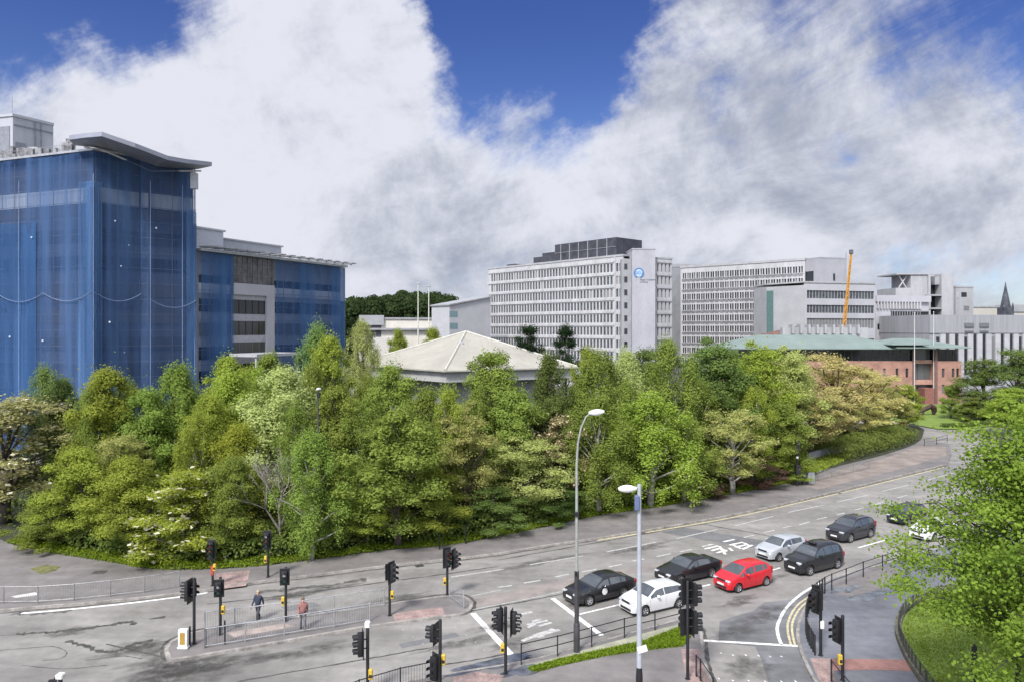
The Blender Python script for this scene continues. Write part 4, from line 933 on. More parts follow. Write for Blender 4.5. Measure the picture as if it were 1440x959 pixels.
# brown brick roof lump and white mono-pitch building, sheds, far blocks
bd = thing('brick_building', 'dark brown brick roof peeping over the green roof', 'building', (at(1078, 0, 178).x, 178, 0))
bm = B(); box(bm, -1.5, 12.5, 0, 8, 0, 14.6); obj('wall', bm, mat('brown_brick', (.13, .085, .075), .9, var=.3, scale=1), bd)
bm = B(); v = [bm.verts.new(p) for p in ((-1.7, -.3, 14.6), (12.8, -.3, 14.6), (12.8, 8, 14.6), (-1.7, 8, 14.6), (1.5, 4, 15.6), (9, 4, 17.2))]
for f in ((0, 1, 5, 4), (1, 2, 5), (2, 3, 4, 5), (3, 0, 4), (3, 2, 1, 0)): bm.faces.new([v[i] for i in f])
obj('roof', bm, mat('brown_tiles', (.15, .085, .07), .9, var=.25, scale=1), bd)
W0, W1 = at(632, 0, 205), at(690, 0, 215)
wb, L = frame('gabled_building', 'white rendered building with a sloping roofline left of the white slab', W0, W1)
bm = B(); v = [bm.verts.new(p) for p in ((0, 0, 0), (L, 0, 0), (L, 9, 0), (0, 9, 0), (0, 0, 23.2), (L, 0, 26.0), (L, 9, 26.0), (0, 9, 23.2))]
for f in ((3, 2, 1, 0), (4, 5, 6, 7), (0, 1, 5, 4), (1, 2, 6, 5), (2, 3, 7, 6), (3, 0, 4, 7)): bm.faces.new([v[i] for i in f])
obj('wall', bm, M_cladw, wb)
bm = B(); v = [bm.verts.new(p) for p in ((-.4, -.5, 23.25), (L+.3, -.5, 26.1), (L+.3, 9.3, 26.1), (-.4, 9.3, 23.25), (-.4, -.5, 23.6), (L+.3, -.5, 26.45), (L+.3, 9.3, 26.45), (-.4, 9.3, 23.6))]
for f in ((3, 2, 1, 0), (4, 5, 6, 7), (0, 1, 5, 4), (1, 2, 6, 5), (2, 3, 7, 6), (3, 0, 4, 7)): bm.faces.new([v[i] for i in f])
obj('roof', bm, M_concd, wb)
for z in (20.0, 16.6, 13): pane(wb, 'window', .05, 2.9, -.05, z, z+1.7, mat('teal_glass', (.16, .24, .26), .2))
K0, K1 = at(505, 0, 262), at(640, 0, 268)
sh, L = frame('depot_shed', 'long low beige depot with grey canopy in front of the wood', K0, K1)
bm = B(); box(bm, 8, L-4, 0, 10, 0, 20.2); obj('wall', bm, mat('beige_wall', (.55, .52, .46), .8, var=.08, scale=.2), sh)
bm = B(); box(bm, 0, 9, -1, 10, 18.0, 21.6); box(bm, 3, L-1, -1.5, 11, 16.2, 16.9); box(bm, 7.5, L-3, -.5, 10.5, 20.2, 20.8); obj('roof', bm, M_concd, sh)
parts('dark_bay', [(2, 7.9, 0, 9, 0, 18), (L-4, L-1.2, -.2, 8, 12, 20)], mat('bay_dark', (.10, .10, .11), .8), sh)
bm = B(); box(bm, -1, 14, -14, -6, 0, 13.6); obj('front_annexe', bm, mat('annexe_pale', (.5, .48, .45), .8), sh)
for px, top, lab in ((588, 400, 'tall thin mast rising from the wood, left of the pair'), (603, 404, 'tall thin mast rising from the wood, right of the pair')):
    p = at(px, 0, 255); o = thing('floodlight_mast', lab, 'mast', (p.x, 255, 0), 0, 'masts by the depot'); zt = at(px, top, 255).z
    bm = B(); tube(bm, [(0, 0, 0), (0, 0, zt)], [.3, .16], 8); obj('pole', bm, mat('mast_pale', (.55, .55, .48), .6), o)
    bm = B(); bbox(bm, -.7, .7, -.3, .3, zt, zt+.5, .08); obj('lamp_head', bm, M_galv, o)
X0, X1 = at(1368, 0, 330), at(1500, 0, 330)
fb, L = frame('flat_block', 'low beige block on the skyline behind the spire', X0, X1)
bm = B(); box(bm, 0, 17, 0, 10, 0, 26.5); box(bm, 17, L, 1, 10, 0, 24.5); obj('wall', bm, mat('far_beige', (.42, .40, .36), .8), fb)
bm = B(); box(bm, -.3, 17.2, -.3, 10.2, 26.5, 27.2); box(bm, 17.2, L, .5, 10, 24.5, 27.8); obj('roof', bm, M_concd, fb)
p = at(1414, 0, 320)
sp = thing('church_spire', 'dark slender church spire on the right skyline', 'spire', (p.x, 320, 0))
zt = at(1414, 397, 320).z; zb = at(1414, 441, 320).z
bm = B(); box(bm, -2.3, 2.3, -2.2, 2.2, 0, zb+2.5); obj('tower', bm, M_steeldark, sp)
bm = B(); lathe(bm, [(2.1, zb+2.5), (1.5, zb+6), (.7, zt-4), (.08, zt)], 8); obj('spire', bm, M_steeldark, sp)
for x in (-2, 2):
    bm = B(); lathe(bm, [(.6, zb+2.5), (.02, zb+5)], 5, Matrix.Translation((x, -1.9, 0))); obj('pinnacle', bm, M_steeldark, sp)
# crane boom
cr = thing('mobile_crane', 'tall yellow crane boom in front of the white library block', 'crane', (at(1187, 0, 182).x, 182, 0))
b0 = at(1186, 470, 182); b1 = at(1197, 357, 180)
bm = B(); o2 = Vector((cr.location.x, 182, 0)); a_, b_ = b0-o2, b1-o2; q_ = Vector((1, 0, 0)); r_ = Vector((0, 1, 0))
for s, t in ((-1, -1), (1, -1), (1, 1), (-1, 1)):
    tube(bm, [a_+q_*.33*s+r_*.3*t, b_+q_*.15*s+r_*.13*t], .08, 5)
for k in range(26):
    t0, t1 = k/26, (k+1)/26; s = 1 if k % 2 else -1
    w0, w1 = .33+(.15-.33)*t0, .33+(.15-.33)*t1
    for tt in (-.3, .3): tube(bm, [a_.lerp(b_, t0)+q_*w0*s+r_*tt*(1-t0*.5), a_.lerp(b_, t1)-q_*w1*s+r_*tt*(1-t1*.5)], .09, 4)
obj('boom', bm, M_orange, cr)
bm = B(); tube(bm, [a_+Vector((0, 0, -13)), a_], .9, 8); box(bm, a_.x-2, a_.x+4, -1.6, 1.6, .6, 3.4); obj('base', bm, M_orange, cr)
bm = B(); bbox(bm, b_.x-.4, b_.x+.4, b_.y-.4, b_.y+.4, b_.z-.1, b_.z+1.0, .1); obj('boom_head', bm, mat('boom_dark', (.1, .1, .11), .6), cr)
# flag poles
for px, top, by, lab in ((1286, 441, 548, 'white flagpole in front of the glazed bay, the left one'), (1313, 440, 568, 'taller white flagpole on the lawn right of the entrance bay')):
    Y = 16500/(by-463) if by > 550 else 152
    p = at(px, 0, Y); zt = at(px, top, Y).z; o = thing('flagpole', lab, 'flagpole', (p.x, Y, .1), 0, 'white flagpoles by the red building')
    bm = B(); tube(bm, [(0, 0, 0), (0, 0, zt-.1)], [.11, .07], 8); obj('pole', bm, mat('flagpole_white', (.50, .50, .50), .4), o)
    bm = B(); lathe(bm, [(.02, zt-.1), (.16, zt), (.02, zt+.2)], 8); obj('finial', bm, M_galv, o)
# sculpture on the lawn
p = g(1303, 584)
o = thing('sculpture', 'dark bronze abstract sculpture lying on the far lawn', 'sculpture', (p.x, p.y, .14))
bm = B(); tube(bm, [(-3.6, 0, .2), (-1.2, .1, 1.0), (.3, 0, 1.7), (1.2, 0, 2.1)], [.25, .5, .6, .4], 8); tube(bm, [(.9, 0, 2.2), (1.7, .1, 1.7), (1.9, .1, .9), (1.6, 0, .1)], [.5, .75, .6, .3], 8); tube(bm, [(-.4, 0, 1.4), (-1.2, -.2, .05)], [.3, .25], 8)
bmesh.ops.transform(bm, matrix=Matrix.Scale(.8, 4), verts=bm.verts[:]); obj('body', bm, M_rust, o, smooth=True)
# ---------------------------------------------------------------- trees and plants
L_mid = leaf('leaf_mid', (.315, .39, .085), (.175, .245, .052))
L_bright = leaf('leaf_bright', (.40, .47, .080), (.23, .30, .052))
L_yellow = leaf('leaf_yellow', (.43, .47, .075), (.25, .31, .045))
L_dark = leaf('leaf_dark', (0.209, 0.274, 0.075), (0.113, 0.169, 0.050))
L_cool = leaf('leaf_cool', (.28, .38, .115), (.16, .25, .08))
L_olive = leaf('leaf_olive', (.52, .54, .19), (.32, .36, .11))
L_tan = leaf('leaf_tan', (.64, .58, .24), (.44, .41, .16))
L_cream = leaf('leaf_cream', (0.58, 0.54, 0.27), (0.178, 0.185, 0.055))
L_silver = leaf('leaf_silver', (0.539, 0.575, 0.232), (0.348, 0.414, 0.139))
L_purple = leaf('leaf_purple', (.22, .15, .10), (.12, .085, .06))
L_pine = leaf('leaf_pine', (.040, .075, .030), (.016, .034, .015))
L_maple = leaf('leaf_maple', (.30, .42, .065), (.11, .19, .028), .45)
L_white = leaf('leaf_blossom', (0.716, 0.660, 0.550), (0.535, 0.494, 0.363), .25)
L_pinkw = leaf('leaf_pink_blossom', (0.693, 0.550, 0.396), (0.475, 0.370, 0.220), .25)
L_ivy = leaf('leaf_ivy', (0.236, 0.304, 0.071), (0.120, 0.169, 0.046))
L_cover = leaf('leaf_ground_cover', (.27, .37, .035), (.15, .22, .022))

def leaf_cloud(name, C, Nn, S, aspect=.55, seed=0, m2=None, frac2=0.0):
    """leaf-sized faces at points C facing Nn with sizes S"""
    rg = np.random.default_rng(seed); n = len(C)
    Nn = Nn/np.maximum(np.linalg.norm(Nn, axis=1, keepdims=True), 1e-6)
    a = rg.normal(size=(n, 3)); u = np.cross(Nn, a); u /= np.maximum(np.linalg.norm(u, axis=1, keepdims=True), 1e-6); v = np.cross(Nn, u)
    S = S[:, None]
    V = np.stack([C-u*S*.5, C+v*S*aspect*.5+Nn*S*.10, C+u*S*.5, C-v*S*aspect*.5+Nn*S*.10], axis=1).reshape(-1, 3)
    me = bpy.data.meshes.new(name); me.vertices.add(4*n); me.vertices.foreach_set('co', V.astype(np.float32).ravel())
    me.loops.add(4*n); me.loops.foreach_set('vertex_index', np.arange(4*n, dtype=np.int32))
    me.polygons.add(n); me.polygons.foreach_set('loop_start', np.arange(0, 4*n, 4, dtype=np.int32))
    at_ = me.attributes.new('tint', 'FLOAT', 'FACE'); at_.data.foreach_set('value', rg.random(n).astype(np.float32))
    me.update(calc_edges=True)
    return me
STYLES = {  # lobes, radius profile points (t, r), lobe size, flatness, leaves, leaf size, crown start
    'round': dict(nl=58, prof=((0, .6), (.22, 1.0), (.5, .92), (.78, .62), (1, .10)), lr=(.15, .40), flat=.9, n=30000, s=(.10, .20), z0=.15, shell=.5),
    'birch': dict(nl=60, prof=((0, .75), (.2, 1.0), (.5, .92), (.8, .62), (1, .12)), lr=(.14, .32), flat=1.2, n=30000, s=(.09, .18), z0=.12, shell=.6),
    'thin': dict(nl=46, prof=((0, .45), (.3, .9), (.6, 1.0), (.85, .75), (1, .35)), lr=(.14, .34), flat=.85, n=21000, s=(.09, .18), z0=.22, shell=.9),
    'shrub': dict(nl=34, prof=((0, .9), (.3, 1.0), (.6, .9), (.85, .6), (1, .2)), lr=(.20, .40), flat=.8, n=20000, s=(.10, .21), z0=.0, shell=.5),
    'dense': dict(nl=48, prof=((0, .75), (.3, 1.0), (.6, .95), (.85, .65), (1, .2)), lr=(.18, .36), flat=.8, n=30000, s=(.10, .20), z0=.12, shell=.35),
}
HT, RT = 10.0, 3.0
def prof_at(p, t):
    for (a, b), (c, d) in zip(p, p[1:]):
        if t <= c: return b+(d-b)*(t-a)/(c-a)
    return p[-1][1]
def make_crown(style, seed):
    s = STYLES[style]; rg = np.random.default_rng(seed); lobes = []
    for i in range(s['nl']):
        t = (i+rg.random())/s['nl']; t = t**.85
        r = prof_at(s['prof'], t)*RT; ang = i*2.399+rg.normal()*.5; q_ = rg.random()**.5; rr_ = r*q_*rg.uniform(.70, 1.08)
        lr = rg.uniform(*s['lr'])*RT*(.75+.25*min(1, r/RT))*(1.12-.42*q_)
        lobes.append((np.array([math.cos(ang)*rr_, math.sin(ang)*rr_, HT*(s['z0']+(0.95-s['z0'])*t)+rg.normal()*.22]), lr))
    C, Nn = [], []
    tot = sum(l[1]**2 for l in lobes)
    for c, lr in lobes:
        k = int(s['n']*lr**2/tot)
        # each lobe is itself a bunch of twigs
        nt = 9
        td = rg.normal(size=(nt, 3)); td[:, 2] = np.abs(td[:, 2])*.9-.25; td /= np.linalg.norm(td, axis=1, keepdims=True)
        pick = rg.integers(0, nt, k)
        d = rg.normal(size=(k, 3)); d /= np.linalg.norm(d, axis=1, keepdims=True)
        d2 = d*.62+td[pick]*.75
        rad = lr*(1-s['shell']*rg.random(k)**1.5)*rg.uniform(.8, 1.12, k)
        p = d2*rad[:, None]; p[:, 2] *= s['flat']
        p += rg.normal(size=(k, 3))*.07
        if style == 'birch': p[:, 2] -= .35*lr*(np.linalg.norm(p[:, :2], axis=1)/lr)**2+rg.exponential(.28, k)
        C.append(c+p); nn = d2*1.0+rg.normal(size=(k, 3))*.40; nn[:, 2] += .40; Nn.append(nn)
    # stray shoots break the outline
    m = int(s['n']*.10); i = rg.integers(0, len(lobes), m); d = rg.normal(size=(m, 3)); d[:, 2] = np.abs(d[:, 2])*1.2; d /= np.linalg.norm(d, axis=1, keepdims=True)
    cc = np.array([lobes[j][0] for j in i]); ll = np.array([lobes[j][1] for j in i])
    C.append(cc+d*(ll*(1.0+rg.exponential(.22, m)))[:, None]); Nn.append(d+rg.normal(size=(m, 3)))
    C = np.concatenate(C); Nn = np.concatenate(Nn); S = rg.uniform(s['s'][0], s['s'][1], len(C))
    return leaf_cloud('crown', C, Nn, S, .6, seed), lobes
def make_trunk(style, seed, lobes, bare=False):
    rg = random.Random(seed); bm = B()
    top = HT*.86; pts = [Vector((0, 0, -.3))]
    for k in range(1, 8): pts.append(Vector((rg.uniform(-.12, .12)*k*.5, rg.uniform(-.12, .12)*k*.5, top*k/7)))
    rs = [.20*(1-.82*k/7) for k in range(8)]; tube(bm, pts, rs, 7)
    for c, lr in lobes[::2]:
        c = Vector(c); z = max(.9, c.z*.62-.2); k = min(6, int(z/top*7)); a = pts[k].lerp(pts[k+1], (z/top*7)-k if z/top*7-k < 1 else 1)
        mid = a.lerp(c, .55)+Vector((rg.uniform(-.2, .2), rg.uniform(-.2, .2), rg.uniform(-.1, .35)))
        tube(bm, [a, mid, c], [rs[k]*.5, rs[k]*.34, .02], 5, False)
        for _ in range(3 if bare else 1):
            e = c+Vector((rg.uniform(-1, 1), rg.uniform(-1, 1), rg.uniform(.1, 1)))*lr*.9; tube(bm, [mid.lerp(c, .5), c.lerp(e, .3), e], [.035, .028, .012], 4, False)
    me = bpy.data.meshes.new('trunk'); bm.to_mesh(me); bm.free(); me.materials.append(M_bark)
    me.polygons.foreach_set('use_smooth', [True]*len(me.polygons)); return me
VAR = {}
for st, k in (('round', 4), ('birch', 4), ('thin', 3), ('shrub', 3), ('dense', 3)):
    VAR[st] = []
    for i in range(k):
        cm, lobes = make_crown(st, 100+17*i+len(st)); cm.materials.append(L_mid); VAR[st].append((cm, make_trunk(st, 40+i, lobes)))
def blossom_mesh(cm, n, seed, size=(.16, .3)):
    rg = np.random.default_rng(seed); co = np.empty(len(cm.vertices)*3, np.float32); cm.vertices.foreach_get('co', co); co = co.reshape(-1, 4, 3).mean(1)
    i = rg.integers(0, len(co), n); c = co[i]*np.array([1.06, 1.06, 1.0])+rg.normal(size=(n, 3))*.06; nn = rg.normal(size=(n, 3)); nn[:, 2] += .8; nn[:, 1] -= .6
    return leaf_cloud('blossom', c, nn, rg.uniform(size[0], size[1], n), .85, seed)
BLOS = {}
def plant_tree(name, label, px, by, top, wpx, style, lm, bark=M_bark, group=None, v=None, cat='tree', blossom=None, zb=.15, Y=None):
    if Y is None: Y = (H-zb)*F/(by-YH)
    X = (px-720)*Y/F; h = H-(top-YH)*Y/F-zb; rad = wpx*Y/F/2*(1.10 if 600 < by else 1.0)
    v = rnd.randrange(len(VAR[style])) if v is None else v
    cm, tm = VAR[style][v]
    o = thing(name, label, cat, (X, Y, zb), rnd.uniform(0, 6.28), group)
    o.scale = (rad/RT, rad/RT*rnd.uniform(.95, 1.15), h/HT)
    c = inst('crown', cm, o); c.material_slots[0].link = 'OBJECT'; c.material_slots[0].material = lm
    t = inst('trunk', tm, o); t.material_slots[0].link = 'OBJECT'; t.material_slots[0].material = bark
    if blossom:
        m, n, sz = blossom; key = (style, v, n, sz)
        if key not in BLOS: BLOS[key] = blossom_mesh(cm, n, n+v, sz); BLOS[key].materials.append(m)
        b = inst('blossom', BLOS[key], o); b.material_slots[0].link = 'OBJECT'; b.material_slots[0].material = m
    return o
GW = 'trees of the roadside copse'
BK, BP = M_bark, M_barkp
TREES = [
 # name, label, x, base y, top y, width, style, leaf, bark, blossom
 # along the pavement
 ('tree', 'cream leaved sparse tree at the far left end of the copse, hanging over the pavement', 8, 735, 556, 190, 'thin', L_cream, BK, (L_white, 900, (.14, .26))),
 ('shrub', 'rounded dark green shrub at the left tip of the copse beside the pavement bend', 72, 765, 690, 100, 'shrub', L_mid, BK, None),
 ('tree', 'low bright green tree just right of the cream leaved tree', 112, 768, 628, 110, 'round', L_bright, BK, None),
 ('tree', 'bushy bright green tree left of the white flowering laurel', 180, 778, 640, 120, 'round', L_bright, BK, None),
 ('flowering_laurel', 'yellow green laurel covered in white flower heads at the edge of the copse', 258, 786, 662, 130, 'shrub', L_yellow, BK, (L_white, 520, (.26, .46))),
 ('tree', 'mid green tree between the white flowering laurel and the bare tree', 330, 783, 640, 100, 'round', L_mid, BK, None),
 ('birch', 'drooping green birch just left of the dark street lamp', 438, 786, 602, 112, 'birch', L_mid, BP, None),
 ('tree', 'small pale yellow green sapling with an outstretched spray above the undergrowth', 512, 768, 690, 90, 'thin', L_bright, BK, None),
 ('tree', 'broad leafy green tree with a bright lower skirt, tallest of the front row', 560, 768, 572, 165, 'round', L_mid, BK, None),
 ('tree', 'lower bright green bough tree in front of the tallest front row tree', 600, 757, 655, 110, 'round', L_bright, BK, None),
 ('tree', 'pale straw yellow young tree with fine twigs near the grass bank', 655, 742, 580, 112, 'thin', L_olive, BK, (L_cream, 700, (.14, .24))),
 ('shrub', 'dark green shrub at the foot of the pale straw yellow tree', 692, 744, 684, 110, 'shrub', L_dark, BK, None),
 ('tree', 'dappled olive tree with dark gaps behind the grass bank', 742, 732, 612, 130, 'thin', L_olive, BK, (L_cream, 260, (.16, .26))),
 ('shrub', 'dark shrub left of the tall curved street lamp', 775, 728, 675, 100, 'shrub', L_dark, BK, None),
 ('birch', 'slender green birch with a white stem right beside the tall curved street lamp', 842, 720, 552, 110, 'birch', L_mid, BP, None),
 ('birch', 'large yellow green weeping birch leaning over the verge behind the white car', 915, 712, 548, 150, 'birch', L_bright, BP, None),
 ('birch', 'smaller weeping green birch with a leaning pale stem right of the large weeping birch', 962, 705, 585, 95, 'birch', L_mid, BP, None),
 ('tree', 'straw yellow tree on a forked pale trunk at the open verge', 1030, 694, 576, 125, 'thin', L_olive, BP, (L_tan, 900, (.15, .26))),
 ('shrub', 'purple brown shrub behind the forked pale trunk', 1058, 684, 632, 84, 'shrub', L_purple, BK, None),
 ('shrub', 'dusky brown shrub under the weeping birch left of the forked pale trunk', 985, 696, 648, 80, 'shrub', L_purple, BK, None),
 ('tree', 'compact dark green tree overhanging the black post at the end of the verge', 1098, 676, 566, 92, 'round', L_mid, BK, None),
 ('shrub', 'bright green shrub at the foot of the black post', 1105, 676, 630, 70, 'shrub', L_bright, BK, None),
 # second row
 ('birch', 'cool green pointed tree rising above the cream leaved tree at the far left', 62, 722, 510, 84, 'birch', L_cool, BP, None),
 ('tree', 'cool green narrow tree second from the left against the blue netting', 88, 718, 530, 70, 'round', L_cool, BK, None),
 ('tree', 'leafy green tree standing before the pale netted corner of the office block', 150, 735, 516, 120, 'round', L_bright, BK, None),
 ('tree', 'olive twiggy tree with dark stems in the middle of the left group', 165, 752, 610, 100, 'thin', L_olive, BK, None),
 ('tree', 'round topped green tree right of the netted corner', 205, 735, 545, 110, 'round', L_mid, BK, None),
 ('tree', 'dark peaked green tree before the right edge of the tall netted block', 250, 725, 506, 110, 'birch', L_mid, BK, None),
 ('tree', 'light green tree between the dark peaked tree and the yellow tree', 292, 735, 555, 100, 'round', L_bright, BK, None),
 ('tree', 'bright golden yellow green tree, the yellowest of the copse', 338, 752, 590, 92, 'birch', L_yellow, BK, None),
 ('tree', 'yellow green upper tree behind the golden one', 325, 715, 520, 100, 'round', L_bright, BK, None),
 ('tree', 'large silvery topped tree left of the dark street lamp head', 395, 735, 516, 140, 'round', L_silver, BK, None),
 ('tree', 'deep green rounded tree behind the dark street lamp', 475, 742, 540, 120, 'round', L_mid, BK, None),
 ('tree', 'green tree with a twin top below the left corner of the pale pyramid roof', 548, 728, 512, 104, 'round', L_mid, BK, None),
 ('tree', 'narrow green tree below the front corner of the pale pyramid roof', 600, 735, 537, 96, 'birch', L_mid, BK, None),
 ('tree', 'pale shooted young tree with an upright straw spike left of centre', 655, 718, 560, 70, 'thin', L_olive, BK, None),
 ('tree', 'wide twiggy green tree hiding the middle of the pale roof', 686, 705, 496, 125, 'dense', L_mid, BK, None),
 ('tree', 'round green tree in front of the wide twiggy tree', 725, 718, 548, 112, 'round', L_mid, BK, None),
 ('tree', 'dark green peaked tree hiding the right end of the pale roof', 772, 700, 490, 88, 'birch', L_dark, BK, None),
 ('tree', 'very dark leaved tree in the hollow left of the tall curved lamp head', 778, 712, 560, 90, 'dense', L_dark, BK, None),
 ('flowering_tree', 'pinkish cream flowering tree glimpsed behind the tall curved street lamp', 790, 718, 585, 84, 'thin', L_cream, BK, (L_pinkw, 1500, (.2, .34))),
 ('birch', 'tall green birch rising directly behind the tall curved lamp head', 842, 695, 488, 110, 'birch', L_mid, BP, None),
 ('tree', 'pale green twiggy tree in front of the round emblem tower', 880, 690, 486, 80, 'birch', L_silver, BK, None),
 ('birch', 'tall weeping green birch below the grey link tower', 938, 690, 472, 105, 'birch', L_mid, BP, None),
 ('tree', 'broad dusky green tree in front of the left part of the teaching block', 1000, 672, 482, 125, 'dense', L_dark, BK, None),
 ('tree', 'domed bright green tree below the left end of the green roof', 1068, 664, 486, 110, 'dense', L_bright, BK, None),
 ('tree', 'olive domed tree right of the domed bright green tree', 1110, 650, 492, 100, 'dense', L_olive, BK, None),
 ('tree', 'large tan leaved tree in front of the green roofed building', 1165, 626, 498, 128, 'thin', L_tan, BK, (L_tan, 1200, (.16, .28))),
 ('tree', 'straw yellow spreading tree in front of the large tan tree', 1140, 644, 545, 120, 'thin', L_tan, BK, (L_olive, 1200, (.16, .28))),
 ('tree', 'tan twiggy tree beside the pink stone wall', 1218, 614, 518, 105, 'thin', L_tan, BK, (L_tan, 1100, (.16, .28))),
 ('tree', 'bronze leaved low tree above the clipped hedge', 1192, 622, 552, 100, 'thin', L_tan, BK, None),
 ('tree', 'small green tree at the right end of the copse by the far lawn', 1275, 604, 540, 48, 'round', L_bright, BK, None),
 ('tree', 'grey green bushy tree beside the small green tree ending the copse', 1248, 608, 545, 62, 'dense', L_olive, BK, None),
 # fillers between
 ('birch', 'slim upright green birch between the cool green narrow tree and the netted corner', 122, 742, 545, 72, 'birch', L_mid, BP, None),
 ('birch', 'plume shaped light green birch left of the golden yellow tree', 278, 748, 575, 72, 'birch', L_bright, BP, None),
 ('birch', 'slim mid green birch right behind the bare tree', 415, 752, 560, 70, 'birch', L_mid, BP, None),
 ('birch', 'plume shaped green birch left of the tallest front row tree', 505, 748, 560, 74, 'birch', L_mid, BP, None),
 ('birch', 'upright green birch right of the tallest front row tree', 630, 738, 543, 78, 'birch', L_bright, BP, None),
 ('birch', 'slim green birch behind the pale straw yellow tree', 672, 716, 540, 66, 'birch', L_mid, BP, None),
 ('birch', 'slim dusky birch between the two weeping birches of the verge', 880, 706, 530, 74, 'birch', L_mid, BP, None),
 ('birch', 'plume shaped birch behind the forked pale trunk', 985, 684, 530, 80, 'birch', L_mid, BP, None),
 ('birch', 'slim bright birch behind the compact dark green tree', 1062, 680, 540, 66, 'birch', L_bright, BP, None),
 ('birch', 'pointed green birch between the silvery topped tree and the dark lamp', 440, 715, 505, 70, 'birch', L_mid, BP, None),
 ('birch', 'pointed light green birch below the uncovered bay frame', 360, 706, 510, 66, 'birch', L_bright, BP, None),
 ('birch', 'pointed green birch among the left group under the tall netted block', 180, 722, 530, 64, 'birch', L_cool, BP, None),
 # back row
 ('tree', 'green tree in front of the dark uncovered bay of the lower netted building', 318, 690, 500, 100, 'round', L_bright, BK, None),
 ('tree', 'loose green tree right of the dark uncovered bay', 378, 684, 494, 96, 'round', L_mid, BK, None),
 ('tree', 'tall slim tree with the highest top of the copse, against the lower netted building', 446, 676, 447, 70, 'birch', L_cool, BK, None),
 ('tree', 'round light green tree right below the highest slim tree', 464, 690, 470, 84, 'round', L_bright, BK, None),
 ('tree', 'grey green willow standing behind the copse at the end of the lower netted building', 508, 606, 446, 62, 'birch', L_silver, BK, None),
 ('tree', 'dim green tree between the twin topped tree and the pale fascia', 520, 690, 528, 80, 'round', L_mid, BK, None),
 ('tree', 'light green tree top just left of the round emblem tower', 826, 660, 482, 60, 'birch', L_bright, BK, None),
 ('tree', 'dark green tree behind the pale twiggy one and below the white wing', 905, 662, 492, 90, 'dense', L_dark, BK, None),
 ('tree', 'mid green tree under the low colonnade of the teaching block', 1035, 640, 500, 90, 'dense', L_mid, BK, None),
 # beyond
 ('pine', 'dark evergreen standing before the white window slab, the left of two', 743, 590, 456, 66, 'shrub', L_pine, BK, None),
 ('pine', 'dark evergreen standing before the white window slab, the right of two', 796, 590, 457, 66, 'shrub', L_pine, BK, None),
 ('tree', 'small light tree peeping between the depot and the pale pyramid roof', 560, 566, 462, 40, 'round', L_bright, BK, None),
 ('tree', 'bushy light tree beside the white gabled building', 608, 566, 460, 50, 'round', L_bright, BK, None),
 ('tree', 'round dark green tree before the grey slotted building, left one of the pair', 1384, 590, 504, 92, 'shrub', L_dark, BK, None),
 ('tree', 'round dark green tree before the grey slotted building, right one of the pair', 1432, 594, 490, 104, 'shrub', L_dark, BK, None),
 ('tree', 'small lollipop shaped tree on the far lawn beside the flagpole', 1337, 588, 541, 34, 'dense', L_mid, BK, None),
 ('shrub', 'low grey green bush on the far lawn right of the lollipop tree', 1366, 592, 558, 50, 'shrub', L_mid, BK, None),
 ('tree', 'bright green tree half hidden behind the near maple at the right edge', 1428, 612, 545, 80, 'round', L_bright, BK, None),
]
for nm, lab, px, by, top, wd, stl, lm, bk, bl_ in TREES:
    plant_tree(nm, lab, px, by, top, wd, stl, lm, bk, GW if by > 600 and px < 1300 else None, None, 'shrub' if nm in ('shrub', 'flowering_laurel') else 'tree', bl_)
# the bare tree
bt = thing('bare_tree', 'leafless grey tree with many forked branches between two green trees', 'tree', tuple(g(392, 779, .15)))
bm = B(); rb_ = random.Random(8)
def fork(a, d, L, r, lev):
    e = a+d*L; m = a.lerp(e, .5)+Vector((rb_.uniform(-.1, .1), rb_.uniform(-.1, .1), 0))*L*.5
    tube(bm, [a, m, e], [r, r*.85, r*.62], 5, False)
    if lev == 0: return
    for _ in range(3 if lev > 1 else 2):
        nd = (d+Vector((rb_.uniform(-.9, .9), rb_.uniform(-.9, .9), rb_.uniform(-.15, .5)))).normalized(); fork(e, nd, L*rb_.uniform(.6, .85), r*.62, lev-1)
fork(Vector((0, 0, -.2)), Vector((.05, 0, 1)), 2.0, .13, 0)
for dx, dy in ((.4, -.2), (-.5, -.3), (.1, -.5), (-.15, .3)): fork(Vector((.1, 0, 1.7)), Vector((dx, dy, 1)).normalized(), 2.0, .09, 4)
obj('trunk', bm, M_barkg, bt, smooth=True)

# undergrowth along the edge of the copse and a rough floor inside it
def band_points(path, n, rg, d0, d1, hfun, zb):
    p = np.array([[q.x, q.y] for q in path]); sl = np.linalg.norm(np.diff(p, axis=0), axis=1); cs = np.concatenate([[0], np.cumsum(sl)])
    s = rg.random(n)*cs[-1]; i = np.clip(np.searchsorted(cs, s)-1, 0, len(sl)-1); t = (s-cs[i])/sl[i]
    q = p[i]+(p[i+1]-p[i])*t[:, None]; d = (p[i+1]-p[i])/sl[i][:, None]; nrm = np.stack([-d[:, 1], d[:, 0]], 1)
    o = rg.uniform(d0, d1, n); q = q+nrm*o[:, None]
    hh = np.array([hfun(a, b, c) for a, b, c in zip(q[:, 0], q[:, 1], o)]); z = zb+hh*(1-.9*rg.random(n)**2.2)
    return np.column_stack([q, z])
rg = np.random.default_rng(77)
hfp = gp(HF[2:-4], .15)
def h_under(x, y, o): return (.35+1.5*min(1, o/1.6))*(.55+.75*max(0, mnoise.noise((x*.45, y*.45, 2))+.45))
Cc = band_points(hfp, 42000, rg, .7, 5.5, h_under, .15); nn = rg.normal(size=Cc.shape)*.7; nn[:, 2] += .8; nn[:, 1] -= .35
me = leaf_cloud('undergrowth', Cc, nn, rg.uniform(.16, .34, len(Cc)), .7, 5); me.materials.append(L_ivy)
o = inst('undergrowth', me); tag(o, 'tangled dark green undergrowth along the foot of the copse', 'undergrowth', kind='stuff')
